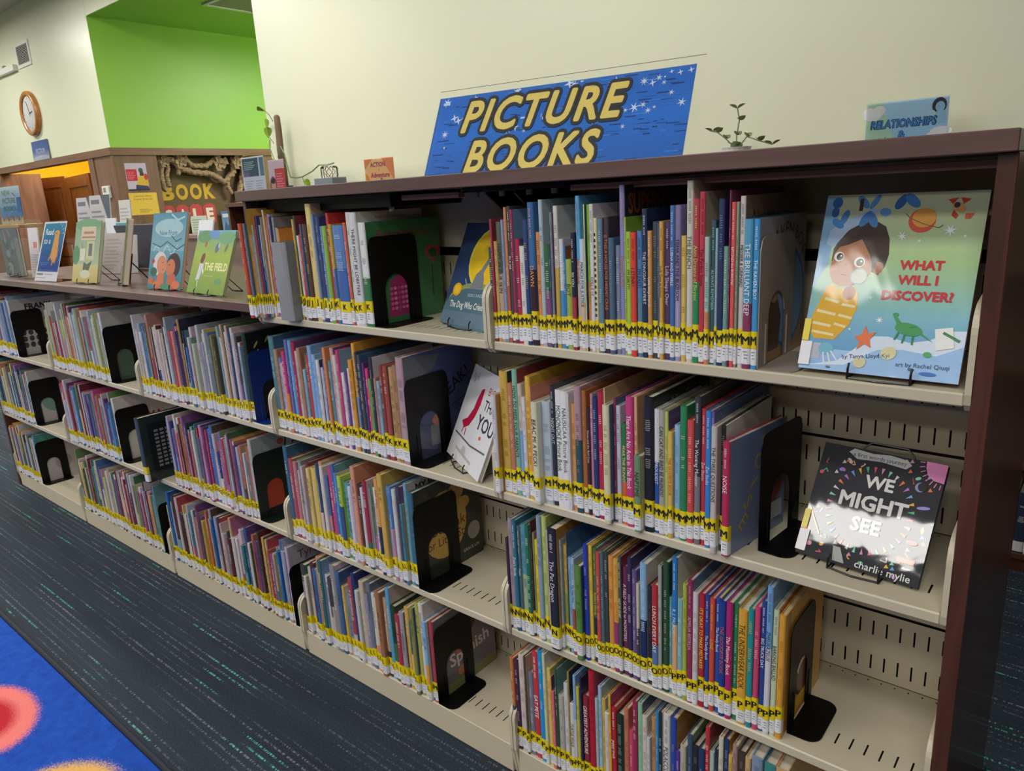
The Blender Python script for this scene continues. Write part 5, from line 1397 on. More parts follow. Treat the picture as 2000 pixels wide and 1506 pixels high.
new = [('grad', 0, 0, 1, .5, '3f7c8c', '6aa0ac'), ('grad', 0, .5, 1, 1, '8ab4bc', '5a94a8'), ('ell', .5, .8, .42, .12, 'a8ccd0'), ('text', 'New From', .5, .74, .07, '4a5a80', {'maxw': .55})] + \
      [('line', [(.1 + .05 * k, .5 + .06 * math.sin(k)), (.16 + .05 * k, .52 + .06 * math.sin(k + 1))], .015, 'c8dcdc') for k in range(14)] + \
      [('ell', .33, .33, .20, .16, 'd8d4cc', .4), ('ell', .39, .31, .15, .125, 'd4906c', .5), ('ell', .47, .29, .05, .03, 'd4906c'), ('ell', .74, .31, .20, .16, '43383a', -.4), ('ell', .66, .28, .13, .115, 'cf7c5c', -.5), ('line', [(.40, .34), (.44, .35)], .012, '4a3028'), ('line', [(.60, .31), (.64, .32)], .012, '4a3028'), ('line', [(.42, .25), (.47, .25)], .012, '9a4a3c'), ('poly', [(.22, .0), (.5, .0), (.48, .2), (.3, .2)], 'd07a58'), ('poly', [(.56, .0), (.9, .0), (.8, .2), (.6, .18)], 'c8684c'), ('line', [(.55, .98), (.75, .90), (.95, .94)], .03, 'b8d4d8'), ('line', [(.05, .6), (.3, .55), (.5, .62), (.8, .52), (1, .58)], .02, '3f7084'), ('line', [(.6, .7), (.75, .62), (.9, .66)], .02, '3f7084'), ('ell', .16, .22, .1, .06, '3f6a5a'), ('ell', .3, .06, .14, .04, 'd07a50'), ('ell', .55, .03, .16, .04, '4a8a70'), ('ell', .85, .06, .12, .05, 'd8785a'), ('ell', .12, .36, .05, .03, 'b84a50'), ('ell', .1, .1, .08, .05, 'c86a4c')]
face_book('teal picture book with two faces in glossy film, on the low counter', 1.92, 0.051, ZT + 0.006, 0.066, 0.279, 0.224, 0.277, 0.014, new, '8ab4bc', 'c88a5c', film='film2')
easel('black wire easel behind the teal book with two faces', 1.92, 0.051, ZT + 0.006, 0.066, 0.279, 0.12, 0.014, 0.10, 0.13, 0.12)
r = face_book('thin green picture book turned edge-on to us on the low counter', 1.478, 0.146, ZT + 0.006, -0.40, 0.24, 0.22, 0.262, 0.026, [('grad', 0, 0, 1, 1, '6a7a40', '8a9a50')], '9aa45c', 'a87a50')
easel('black wire easel holding the edge-on green book', 1.478, 0.146, ZT + 0.006, -0.40, 0.24, 0.11, 0.026, 0.09, 0.11, 0.1)
char = [('grad', 0, 0, 1, .3, 'b8a860', 'c8bc84'), ('grad', 0, .3, 1, 1, 'a9b494', '8aa888'), ('ell', .1, .45, .14, .16, '5a8a64'), ('ell', .5, .95, .5, .1, '7aa47c'), ('rect', .25, .70, .82, .92, 'd0c4a4'), ('rect', .28, .73, .8, .76, 'b4806c'), ('rect', .34, .80, .74, .84, 'b4806c'), ('rect', .5, .38, .8, .68, 'c8c090'), ('rect', .58, .44, .72, .64, '6a7078'), ('line', [(.3, .65), (.4, .4)], .02, '8a7a50'), ('poly', [(.4, .18), (.6, .16), (.75, .36), (.55, .30), (.42, .34)], '5a6450'), ('ell', .5, .14, .2, .07, 'c8c8b0'), ('rect', .25, .36, .45, .56, 'd4d0b8')]
face_book('pale green picture book with a farmyard cover on the low counter', 1.227, 0.045, ZT + 0.006, 0.066, 0.266, 0.221, 0.256, 0.016, char, 'a4b088', '8a9a70')
easel('black wire easel behind the pale green farmyard book', 1.227, 0.045, ZT + 0.006, 0.066, 0.266, 0.12, 0.016, 0.10, 0.12, 0.14)
dk = [('rect', 0, 0, 1, 1, '4a545a')] + [('ell', rn.uniform(.1, .9), rn.uniform(.1, .9), rn.uniform(.05, .16), rn.uniform(.03, .1), rn.choice(('5f6c72', '6a787e', '525e64', '3f4a50')), rn.uniform(0, 3)) for k in range(24)] + [('line', [(rn.uniform(0, 1), rn.uniform(0, 1)), (rn.uniform(0, 1), rn.uniform(0, 1))], .008, rn.choice(('6a767c', '5a666c', '39444a'))) for k in range(6)] + [('ell', .3, .82, .08, .04, '8a5a4a')]
face_book('dark grey picture book in glossy film at the far left of the low counter', 0.305, 0.075, ZT + 0.006, 0.05, 0.02, 0.225, 0.235, 0.014, dk, '4a5458', '3a444a')
easel('black wire easel under the dark grey book at the far left', 0.305, 0.075, ZT + 0.006, 0.05, 0.02, 0.12, 0.014, 0.10, 0.10, 0.02)

def acrylic_sign(name, label, x, y, z, yaw, tilt, w, h, art, foot=0.09, cat='sign', margin=0.003, paper='e8e8e8', pw=None, ph=None):
    """slanted clear acrylic holder with a printed sheet inside"""
    r = thing(name, label, cat, (x, y, z), (0, 0, yaw))
    ct, st = math.cos(tilt), math.sin(tilt)
    def P(a, c, off):
        return (a, c * st - off * ct, c * ct + off * st)
    a1, c1 = pw or w - margin, ph or h - margin
    mb = MB(); mb.poly([P(margin, margin, 0), P(a1, margin, 0), P(a1, c1, 0), P(margin, c1, 0)], S(paper))
    mb.poly([P(margin, margin, -0.0006), P(a1, margin, -0.0006), P(a1, c1, -0.0006), P(margin, c1, -0.0006)], S('d8d8d4')); pr = mb.build('printed_sheet', M['paper'], r)
    mb = MB(); draw(mb, art, w - 2 * margin, h - 2 * margin, lambda a, c, off: P(a + margin, c + margin, off + 0.0001), 0.00004); mb.build('print', M['paper'], pr)
    mb = MB()
    for o0, o1 in ((0.0026, 0.0046),):
        V = [P(0, 0, o0), P(w, 0, o0), P(w, h, o0), P(0, h, o0), P(0, 0, o1), P(w, 0, o1), P(w, h, o1), P(0, h, o1)]
        mb.add(V, [(4, 5, 6, 7), (2, 3, 7, 6), (0, 3, 7, 4), (1, 2, 6, 5)], W1)
    mb.box(0, 0.004, 0.0, w, foot, 0.002)
    mb.build('acrylic_holder', M['clear'], r)
    return r
read = [('rect', 0, 0, 1, 1, 'e4e4e6'), ('grad', .05, .16, .97, .97, '2c4c9c', '3a8aa8'), ('text', 'Read', .31, .83, .105, 'e8f0f4', {'bold': .015, 'maxw': .46}), ('text', 'to a', .27, .68, .105, 'e8f0f4', {'bold': .015, 'maxw': .36}),
        ('ell', .66, .80, .12, .055, 'dca968'), ('poly', [(.58, .80), (.76, .80), (.84, .42), (.70, .30), (.52, .40)], 'dca968'), ('line', [(.55, .45), (.46, .34)], .05, 'd09a58'), ('line', [(.66, .38), (.66, .26)], .05, 'd09a58'), ('line', [(.80, .42), (.76, .30)], .045, 'd09a58'), ('ell', .62, .80, .02, .012, '3a2a20'), ('line', [(.82, .9), (.86, .95)], .014, 'd8e8ec'), ('line', [(.86, .86), (.93, .89)], .014, 'd8e8ec'), ('line', [(.88, .8), (.95, .8)], .014, 'd8e8ec'), ('line', [(.76, .93), (.77, .97)], .014, 'd8e8ec'),
        ('rect', .12, .30, .5, .31, '6a94c0'), ('rect', .12, .27, .45, .28, '6a94c0'), ('rect', .1, .18, .8, .185, '7aa0c8'), ('rect', .05, .10, .35, .13, '8a8c90'), ('rect', .42, .11, .8, .12, 'a0a2a6'), ('rect', .05, .05, .5, .06, 'b0b2b6')]
acrylic_sign('tabletop_sign', 'blue sign about reading to a dog in a slanted acrylic stand', 0.857, 0.018, ZT, 0.073, 0.363, 0.224, 0.281, read)
npb = [('grad', 0, .45, 1, 1, '8fbcdc', 'd4e2e8'), ('grad', 0, .16, 1, .45, '3f8cc4', '4fa0d0'), ('rect', 0, 0, 1, .16, 'd8c49c'), ('rect', .8, .3, 1, .7, '2c74b8'), ('text', 'NEW', .36, .84, .14, '58a05c', {'bold': .02, 'wide': 1.3}), ('text', 'PICTURE', .46, .63, .14, '3a7a4a', {'bold': .02, 'wide': 1.2, 'maxw': .84}), ('text', 'BOOKS!', .46, .42, .14, '2f6c5c', {'bold': .02, 'wide': 1.2, 'maxw': .8}), ('ell', .72, .78, .1, .02, '5a7aa0', -.4), ('ell', .45, .28, .16, .025, '8aa4c0', .3)] + [('ell', .1 + .08 * k, .12 + .02 * (k % 3), .03, .05, ('7a4a74', 'd8945a', '9a6a8c')[k % 3]) for k in range(11)]
acrylic_sign('tabletop_sign', 'beach sign announcing new picture books, raised on a wooden riser at far left', 0.135, 0.155, ZT + 0.256, 0.05, 0.06, 0.28, 0.19, npb, 0.04)
r = thing('display_riser', 'small light wooden riser shelf under the new picture books sign', 'riser', (0.02, 0.14, ZT))
M['pine'] = wood('pine', '9c7648', 'b8925c', 0.5, (3, 30, 30), 0.1)
mb = MB(); mb.bbox(0, -0.01, 0.238, 0.43, 0.1, 0.2555, 0.002); mb.build('shelf', M['pine'], r)
for a in (0.0, 0.412):
    mb = MB(); mb.bbox(a, 0.05, 0, a + 0.018, 0.098, 0.238, 0.001); mb.build('leg', M['pine'], r)

def leaflet(parent, x, y, z, yaw, tilt, w, h, art, name='leaflet', bend=0.0):
    o = obj(name, None, parent, (x, y, z), (-tilt, 0, yaw))
    return o
def brochure_holder(label, x, y, z, yaw, w, h, sheets, dep=0.04):
    """clear acrylic pocket; every stack of leaflets in it is its own thing"""
    r = thing('brochure_holder', label, 'brochure holder', (x, y, z), (0, 0, yaw))
    mb = MB()
    mb.poly([(0, 0, 0.001), (w, 0, 0.001), (w, dep, 0.001), (0, dep, 0.001)], W1)
    for a in (0, w): mb.poly([(a, 0, 0.001), (a, dep, 0.001), (a, dep, h), (a, 0, h * .8)], W1)
    mb.poly([(0, dep, 0.001), (w, dep, 0.001), (w, dep, h * 1.15), (0, dep, h * 1.15)], W1); mb.poly([(0, 0, 0.001), (w, 0, 0.001), (w, 0, h * .8), (0, 0, h * .8)], W1)
    mb.build('pocket', M['clear'], r)
    return r
def card(label, x, y, z, yaw, tilt, w, h, art, cat='leaflet', name='leaflet', th=0.006, group='leaflets on the low counter'):
    r = thing(name, label, cat, (x, y, z), (-tilt, 0, yaw), group)
    mb = MB(); mb.box(0, 0, 0, w, th, h, S('dcdad6')); mb.build('sheets', M['paper'], r)
    mb = MB(); draw(mb, art, w, h, lambda a, c, off: (a, -0.0001 - off, c)); mb.build('print', M['paper'], r)
    return r
def lines(n, c='8a8c92', u0=.1, u1=.9, v0=.1, v1=.9):
    return [('rect', u0, v0 + (v1 - v0) * k / n, u0 + (u1 - u0) * (0.7 + 0.3 * ((k * 7) % 5) / 4), v0 + (v1 - v0) * (k + .4) / n, c) for k in range(n)]
brochure_holder('empty clear acrylic brochure pocket beside the blue dog sign', 0.60, 0.05, ZT, 0.05, 0.19, 0.24, [], 0.06)
card('white leaflet with an orange square in the clear pocket beside the dog sign', 0.63, 0.085, ZT + 0.003, 0.05, 0.1, 0.11, 0.235, [('rect', 0, 0, 1, 1, 'd8d0d0'), ('rect', .45, .60, .85, .72, 'd08a74')] + lines(8, 'b8b0b4', .1, .9, .1, .5))
brochure_holder('tall clear acrylic leaflet rack at the back of the low counter', 0.06, 0.47, ZT, 0.1, 0.52, 0.2, [], 0.16)
gl = [('rect', 0, 0, 1, 1, 'c4c2c2'), ('poly', [(.55, 1), (1, 1), (1, .45)], '59626c'), ('rect', .08, .86, .5, .93, '77797e')] + lines(9, '8c8e94', .08, .7, .1, .8)
card('grey leaflet leaning at the left of the tall rack', 0.08, 0.52, ZT + 0.05, 0.1, 0.12, 0.20, 0.33, gl)
card('grey leaflet leaning in front of the others in the tall rack', 0.30, 0.505, ZT + 0.05, 0.12, 0.12, 0.20, 0.335, gl)
card('pale leaflet with faint lines standing at the right of the tall rack', 0.545, 0.56, ZT + 0.04, 0.1, 0.10, 0.11, 0.31, [('rect', 0, 0, 1, 1, 'd6d6d0')] + lines(14, 'b0b2ae'))
card('white folded sheet below the pale leaflet in the tall rack', 0.545, 0.50, ZT + 0.16, 0.0, 0.05, 0.13, 0.10, [('rect', 0, 0, 1, 1, 'eef2f6')])
card('white leaflet with a teal heading, low in the tall rack', 0.72, 0.45, ZT + 0.02, 0.3, 0.15, 0.10, 0.22, [('rect', 0, 0, 1, 1, 'dfe4ea'), ('rect', .08, .88, .92, .98, '4a9ab0')] + lines(12, '7a9ac8', .2, .8, .1, .8))
card('white leaflet lying against the rack beside the pale green farmyard book', 0.88, 0.30, ZT + 0.002, 0.25, 0.35, 0.14, 0.2, [('rect', 0, 0, 1, 1, 'a89e9a')] + lines(9, '978d89'))
card('grey leaflets stacked upright beside the teal-headed leaflet', 1.02, 0.36, ZT + 0.002, 0.4, 0.2, 0.07, 0.18, [('rect', 0, 0, 1, 1, 'b8b2b0'), ('rect', .3, 0, .5, 1, '8a8482')])
face_book('slate blue book seen from behind at the back of the low counter', 0.72, 0.52, ZT + 0.003, 0.1, -0.25, 0.36, 0.225, 0.012, [('rect', 0, 0, 1, 1, '4b535f')], '4b535f', '4b535f', film=False)
# folded paper with a blue logo behind the teal book
card('white folded flyer with a blue mark behind the teal book', 1.34, 0.54, ZT + 0.002, -0.1, 0.25, 0.16, 0.235, [('rect', 0, 0, 1, 1, 'e2e6ec'), ('ell', .6, .5, .2, .25, '5a7ac0')])

# ------------------------------------------------------------------ the big sign on the canopy
rn = random.Random(8)
sg = [('grad', 0, 0, 1, .5, '1b66bc', '1f76d4'), ('grad', 0, .5, 1, 1, '1f76d4', '1c6ac4')]
for k in range(190):
    u, v, L = rn.uniform(0, .97), rn.uniform(.02, .97), rn.uniform(.01, .05)
    sg.append(('rect', u, v, min(1, u + L), v + rn.uniform(.006, .014), rn.choice(('123f82', '0f3874', '2a7ad0', '14478e', '3a8ae0'))))
sparks = [(.03, .93), (.08, .72), (.10, .68), (.12, .70), (.05, .52), (.16, .95), (.34, .96), (.47, .60), (.50, .55), (.55, .97), (.57, .95), (.71, .90), (.73, .93), (.83, .88), (.86, .85), (.88, .90), (.90, .84), (.92, .95), (.95, .93), (.81, .60), (.84, .62), (.86, .55), (.88, .58), (.78, .58), (.36, .52), (.33, .5), (.40, .47), (.67, .50), (.93, .72), (.97, .6), (.06, .35), (.78, .4), (.62, .66), (.985, .94)]
for (u, v) in sparks:
    sg.append(('star', u, v, rn.uniform(.025, .07), 'dce8f6', rn.choice((4, 6, 8))))
for k in range(70):
    a, c = rn.choice(sparks)
    sg.append(('rect', max(0, a + rn.gauss(0, .02)), min(.97, max(0, c + rn.gauss(0, .07))), min(1, a + rn.gauss(0, .02) + .006), min(.99, max(.01, c + rn.gauss(0, .07) + .02)), 'c8dcf4'))
sg = [s if s[0] != 'rect' or (s[3] > s[1] and s[4] > s[2] and s[3] - s[1] < .06 and s[4] - s[2] < .05) else ('ell', .9, .9, .003, .01, 'dce8f6') for s in sg]
sg2 = []
for wd_, u0_, u1_, v_ in (('PICTURE', .125, .775, .72), ('BOOKS', .175, .70, .215)):
    for bold, c in ((.105, '2c2e30'), (.03, 'e6d272')) :
        sg2.append(('text', wd_, (u0_ + u1_) / 2, v_, .385, c, {'bold': bold, 'shear': .22, 'space': 1.16, 'res': 4, 'maxw': (u1_ - u0_)}))
acrylic_sign('shelf_sign', 'large blue sign reading PICTURE BOOKS in yellow capitals on the canopy', 3.398, 0.092, 1.5085, 0.153, 0.467, 0.652, 0.222, [('rect', 0, 0, .001, .001, 'ffffff')], 0.12, margin=0.0005, paper='1756a6', pw=0.634, ph=0.206)
sign = COL.objects['shelf_sign'] if 'shelf_sign' in COL.objects else None
ct, st = math.cos(0.467), math.sin(0.467)
mb = MB(); draw(mb, sg, 0.628, 0.205, lambda a, c, off: (a + 0.006, (c + 0.001) * st - (off + 0.0003) * ct, (c + 0.001) * ct + (off + 0.0003) * st), 0.000004)
mb.build('water_print', M['paper'], sign)
mb = MB(); draw(mb, sg2, 0.628, 0.205, lambda a, c, off: (a + 0.006, (c + 0.001) * st - (off + 0.0018) * ct, (c + 0.001) * ct + (off + 0.0018) * st), 0.00001)
mb.build('lettering', M['paper'], sign)
# ------------------------------------------------------------------ wooden bookcase along the cream wall, behind the steel shelves
r = thing('wall_bookcase', 'low dark wooden bookcase along the cream wall behind the shelves', 'bookcase', (0, 0, 0))
BX0, BX1, BY0, BY1, BZ = -0.58, 5.42, 1.85, 2.145, 1.50
mb = MB(); mb.bbox(BX0, BY0 - 0.01, BZ - 0.03, BX1, BY1, BZ, 0.002); mb.build('top', M['endwood'], r)
mb = MB(); mb.box(BX0, BY1 - 0.012, 0.0, BX1, BY1, BZ - 0.03); mb.build('back', M['endwood'], r)
for k in range(7):
    xx = BX0 + (BX1 - BX0 - 0.024) * k / 6
    mb = MB(); mb.bbox(xx, BY0, 0.0, xx + 0.024, BY1 - 0.012, BZ - 0.03, 0.001); mb.build('side', M['endwood'], r)
for zz in (0.075, 0.42, 0.77, 1.12):
    mb = MB(); mb.bbox(BX0 + 0.024, BY0 + 0.004, zz - 0.022, BX1 - 0.024, BY1 - 0.012, zz, 0.001); mb.build('shelf', M['endwood'], r)
mb = MB(); mb.box(BX0 + 0.024, BY0 + 0.02, 0, BX1 - 0.024, BY0 + 0.04, 0.053); mb.build('plinth', M['endwood'], r)
for i, (x, t, h, c, nm) in enumerate(((4.468, 0.03, 0.25, '2a2c34', 'black'), (4.499, 0.024, 0.262, 'c8b890', 'beige'), (4.524, 0.032, 0.235, '26344c', 'dark navy'), (4.557, 0.03, 0.24, 'b8c4a8', 'pale green'), (4.588, 0.036, 0.25, '7a3a34', 'maroon'))):
    bk = thing('chapter_book', '%s thick book on the low wooden bookcase seen past the end panel' % nm, 'book', (x + t / 2, BY0 + 0.012, 0.0755), group='thick books past the end panel')
    mb = MB(); r0, b0 = add_cover(mb, (0, 0, 0), t - 0.001, 0.17, h, S(c), None, S(c), S(c)); mb.build('cover', M['book'], bk)
    mb = MB(); add_pages(mb, (0, 0, 0), t - 0.001, 0.17, h, r0, b0, W1); mb.build('pages', M['pages'], bk)
    mb = MB(); add_wrap(mb, (0, 0, 0), t - 0.001, 0.005, 0.045, WHT); mb.build('call_number_label', M['book'], bk)
    mb = MB(); spine_text(mb, '-', 'e0e0d8', t, h, 0.06, random.Random(i)); mb.build('spine_print', M['paper'], bk)

# signs standing on it
rel = [('grad', 0, 0, 1, 1, '92c8ee', 'b4dcf4'), ('poly', [(0, 0), (.45, 0), (.2, 1), (0, 1)], 'b8dfc8'), ('ell', .08, .80, .12, .10, 'eef0f0'), ('ell', .16, .87, .08, .08, 'eef0f0'), ('ell', .03, .86, .07, .07, 'eef0f0'), ('ell', .93, .44, .13, .08, 'eef0f0'), ('ell', .84, .38, .08, .06, 'eef0f0'),  # ground colours lightened to include the glare on the sign
       ('text', '&', .46, .44, .13, '1d3c60', {'bold': .06}), ('text', '&', .46, .44, .13, '3f92dc', {'bold': .01}),
       ('ell', .89, .86, .085, .13, '20242e'), ('ell', .90, .84, .055, .085, '9ccbe8'), ('poly', [(.82, .58), (.98, .58), (.96, .78), (.84, .76)], '9ccbe8'), ('ell', .80, .74, .05, .06, 'bcdcf0'), ('line', [(.87, .85), (.89, .845)], .005, '20242e'), ('line', [(.16, .34), (.18, .40), (.20, .34)], .006, '2a4a4a'), ('line', [(.23, .36), (.27, .42)], .006, '2a4a4a'), ('text', 'RELATIONSHIPS', .47, .63, .135, '1d3c60', {'bold': .075, 'shear': .12, 'maxw': .80}), ('text', 'RELATIONSHIPS', .47, .63, .13, '3f92dc', {'bold': .02, 'shear': .12, 'maxw': .78})]
acrylic_sign('genre_sign', 'pale blue RELATIONSHIPS sign with clouds in acrylic, right of the potted plant', 3.893, 1.95, BZ, 0, 0.0, 0.279, 0.2155, rel, 0.06)
adv = [('grad', 0, 0, 1, 1, 'f6c070', 'f8d29c'), ('poly', [(0, 0), (.3, 0), (.12, .5), (0, .6)], 'e8a030'), ('poly', [(.6, 1), (1, 1), (1, .3)], 'ee9a6a'), ('poly', [(0, 1), (.3, 1), (0, .7)], 'e8965a'), ('text', 'ACTION', .46, .83, .13, 'b03a6a', {'bold': .04, 'maxw': .5}), ('text', '&', .5, .68, .06, 'b03a6a'), ('text', 'Adventure', .52, .53, .14, 'b03a6a', {'bold': .03, 'maxw': .78}), ('poly', [(.46, .30), (.66, .30), (.56, .46)], '6a6a84')]  # orange paled, with the sign's glare put into the print
acrylic_sign('genre_sign', 'orange ACTION and Adventure sign in acrylic, left of the big blue sign', 0.944, 1.95, BZ, 0, 0.0, 0.281, 0.2155, adv, 0.06)
por = [('rect', 0, 0, 1, 1, 'd9c8d2'), ('rect', .38, .18, 1, .78, 'd2424c'), ('ell', .22, .34, .22, .26, '8a4a68'), ('ell', .22, .36, .14, .17, 'd8a48c'), ('ell', .22, .48, .14, .07, '2c2226'), ('poly', [(0, 0), (.45, 0), (.4, .14), (.08, .14)], '8a4a68')] + lines(7, 'e8a0a4', .44, .92, .26, .7)
acrylic_sign('poster_stand', 'small pink poster with a scarfed portrait and red text block, by the wooden stake', -0.11, 1.94, BZ, 0, 0.02, 0.20, 0.28, por, 0.06)
fl = [('rect', 0, 0, 1, 1, 'd6dbe6'), ('rect', .03, .56, .74, .97, '3f5c70'), ('grad', .03, .56, .3, .75, '7a6aa0', '4a6a84'), ('rect', .8, .56, .98, .97, '5a8a9c')] + lines(5, 'a8d0c0', .1, .6, .72, .92) + lines(8, 'b4bac8', .08, .46, .06, .5) + lines(8, 'b4bac8', .56, .92, .06, .5)
acrylic_sign('poster_stand', 'white information sheet with a dark blue heading at the left end', -0.44, 1.93, BZ, 0, 0.02, 0.30, 0.32, fl, 0.06)

# wooden stake with a trailing plant
r = thing('plant_stake', 'weathered wooden stake with a trailing heart-leaved vine on the wall bookcase', 'plant', (-0.10, 2.06, BZ))
mb = MB(); mb.lathe([(0.05, 0), (0.055, 0.09), (0.06, 0.10), (0.05, 0.10)], 16); mb.build('pot', M['pot'], r)
rn = random.Random(3)
mb = MB(); mb.tube([(0, 0, 0.08), (0.004, 0, 0.2), (-0.003, 0, 0.35), (0.006, 0, 0.48), (0.004, 0, 0.575), (0.003, 0, 0.59)], 0.026, 9, taper=[1, 1, .95, .9, .85, .5]); mb.build('stake', M['bark'], r, smooth=True)
def leaf_mesh(L=0.07, Wd=0.045):
    mb = MB()
    pr = [(0, 0), (.12, .42), (.35, .5), (.65, .36), (1, 0)]
    for s in (-1, 1):
        for (a, wa), (b, wb) in zip(pr[:-1], pr[1:]):
            mb.poly([(a * L, 0, -0.08 * L * a * a), (b * L, 0, -0.08 * L * b * b), (b * L, s * wb * Wd * 2 * .55, 0.12 * wb * L - 0.08 * L * b * b), (a * L, s * wa * Wd * 2 * .55, 0.12 * wa * L - 0.08 * L * a * a)], W1)
    return mb.mesh('leaf', M['leaf'])
LM = leaf_mesh()
for (x, y, z, e, sc) in ((-0.12, -0.02, 0.64, (0.5, -0.1, 3.0), 1.35), (-0.10, -0.02, 0.575, (0.9, 1.3, 2.6), 1.0), (-0.11, -0.01, 0.52, (0.4, 1.4, 2.9), 1.15), (-0.09, -0.02, 0.43, (1.4, 1.2, 2.4), 1.0), (-0.06, -0.04, 0.30, (1.2, 1.5, 2.0), 1.1), (-0.08, -0.03, 0.16, (0.9, 1.3, 2.7), 1.2), (0.29, -0.05, 0.15, (1.0, 1.2, 1.9), 1.1), (0.32, -0.05, 0.13, (1.2, 1.0, 0.9), 0.9)):
    o = obj('leaf', LM, r, (x, y, z), e); o.scale = (sc, sc, sc)
mb = MB()
mb.tube([(0.0, -0.03, 0.30), (0.06, -0.035, 0.37), (0.10, -0.04, 0.32), (0.125, -0.04, 0.20), (0.14, -0.04, 0.155), (0.22, -0.05, 0.145), (0.30, -0.05, 0.15), (0.42, -0.05, 0.18), (0.50, -0.05, 0.215), (0.58, -0.04, 0.21), (0.64, -0.03, 0.22)], 0.0045, 6)
mb.tube([(-0.02, -0.02, 0.55), (-0.06, -0.02, 0.60), (-0.12, -0.02, 0.64)], 0.0035, 6); mb.tube([(-0.03, -0.03, 0.40), (-0.09, -0.03, 0.46), (-0.11, -0.02, 0.52)], 0.0035, 6); mb.tube([(-0.03, -0.03, 0.25), (-0.09, -0.03, 0.38), (-0.09, -0.02, 0.43)], 0.0035, 6)
mb.build('vine', M['leaf2'], r)
r = thing('planter_box', 'grey square planter with a glass jar of roots, left of the orange sign', 'planter', (0.52, 2.0, BZ))
mb = MB(); mb.bbox(-0.10, -0.06, 0, 0.10, 0.06, 0.125, 0.004); mb.build('box', M['pot'], r)
mb = MB(); mb.lathe([(0.055, 0.1255), (0.058, 0.14), (0.058, 0.19), (0.05, 0.20)], 16); mb.build('jar', M['clear'], r)
mb = MB()
for k in range(6):
    a = k * 1.05; mb.tube([(0.02 * math.cos(a), 0.02 * math.sin(a), 0.13), (0.04 * math.cos(a + 1), 0.04 * math.sin(a + 1), 0.165), (0.025 * math.cos(a + 2), 0.025 * math.sin(a + 2), 0.20)], 0.002, 5)
mb.build('roots', M['bark'], r)
r = thing('potted_plant', 'small sprawling succulent in a white pot between the two blue signs', 'plant', (3.365, 2.0, BZ))
mb = MB(); mb.lathe([(0.045, 0), (0.06, 0.09), (0.064, 0.10), (0.056, 0.10), (0.05, 0.088)], 18); mb.build('pot', M['potw'], r)
LM2 = LM.copy(); LM2.materials.clear(); LM2.materials.append(M['leaf2'])
stems = [[(0, 0, .09), (0.0, 0, .15), (0.01, 0, .21), (0.0, 0, .26)], [(0, 0, .09), (-.05, 0, .14), (-.09, 0, .17), (-.11, 0, .175)], [(0, 0, .09), (.05, -.01, .14), (.10, -.01, .12), (.16, -.01, .10)]]
mb = MB()
for s in stems: mb.tube(s, 0.003, 5)
mb.build('stems', M['leaf2'], r)
for s in stems:
    for k, p in enumerate(s[1:]):
        for sg_ in (-1, 1):
            o = obj('leaf', LM2, r, p, (0.5 * sg_, -0.5, 1.3 * sg_ + k)); o.scale = (.55, .55, .55)
for k in range(4):
    o = obj('leaf', LM2, r, (0.0, 0, .10), (0.3, -0.6, k * 1.6)); o.scale = (.7, .9, .7)

# ------------------------------------------------------------------ on the left wall
r = thing('wall_clock', 'round wall clock with an orange wooden rim on the cream wall', 'clock', (-4.89, YW, 2.60))
mb = MB()
n = 40
prof = [(0.185, -0.035), (0.195, -0.05), (0.215, -0.055), (0.232, -0.045), (0.238, -0.02), (0.235, 0.0)]
V = [(rr * math.cos(2 * math.pi * k / n), dy, rr * math.sin(2 * math.pi * k / n)) for rr, dy in prof for k in range(n)]
F = [(i * n + k, i * n + (k + 1) % n, (i + 1) * n + (k + 1) % n, (i + 1) * n + k) for i in range(len(prof) - 1) for k in range(n)]
mb.add(V, F, W1); mb.build('rim', wood('clock oak', 'a2642a', 'c4843c', 0.35, (10, 10, 10), 0.4), r, smooth=True)
mb = MB(); draw(mb, [('ell', 0, 0, .19, .19, 'e0dfdc')] + [('rect', .155 * math.cos(k * math.pi / 6) - .006, .155 * math.sin(k * math.pi / 6) - .006, .155 * math.cos(k * math.pi / 6) + .006, .155 * math.sin(k * math.pi / 6) + .006, '8a8a8a') for k in range(12)], 1, 1, lambda a, c, off: (a, -0.03 - off * 4, c)); mb.build('dial', M['paper'], r)
mb = MB(); draw(mb, [('line', [(0, 0), (-.045, .13)], .009, '3a3a3c'), ('line', [(0, 0), (.085, .015)], .012, '3a3a3c'), ('line', [(0, -.03), (0, .0)], .006, '3a3a3c')], 1, 1, lambda a, c, off: (a, -0.0325 - off * 2, c)); mb.build('hands', M['paper'], r)
mb = MB(); mb.poly([(0.187 * math.cos(2 * math.pi * k / n), -0.038, 0.187 * math.sin(2 * math.pi * k / n)) for k in range(n)], W1); mb.build('glass', M['clear'], r)
r = thing('wall_vent', 'grey square vent grille with a cream frame high on the left wall', 'vent', (-4.80, YW, 3.20))
mb = MB()
for (a, c, d, e) in ((-.2, -.125, .2, -.09), (-.2, .09, .2, .125), (-.2, -.09, -.165, .09), (.165, -.09, .2, .09)): mb.bbox(a, -0.012, c, d, 0.0, e, 0.002)
mb.build('frame', M['white'], r)
mb = MB(); mb.box(-.165, -0.004, -.09, .165, -0.001, .09); mb.build('backing', M['dark'], r)
for k in range(12):
    mb = MB(); mb.box(-.165, -0.010, -.086 + k * .0148, .165, -0.005, -.077 + k * .0148); mb.build('slat', M['grey'], r)
r = thing('conduit_rail', 'white surface conduit running to the vent on the left wall', 'conduit', (-5.05, YW, 3.10))
mb = MB(); mb.bbox(-2.8, -0.05, -.03, 0.0, -0.001, .035, 0.004); mb.build('rail', M['white'], r)
for k in range(4):
    mb = MB(); mb.bbox(-.35 - .6 * k, -0.04, .036, -.30 - .6 * k, -0.012, .06, 0.002); mb.build('clip', M['grey'], r)
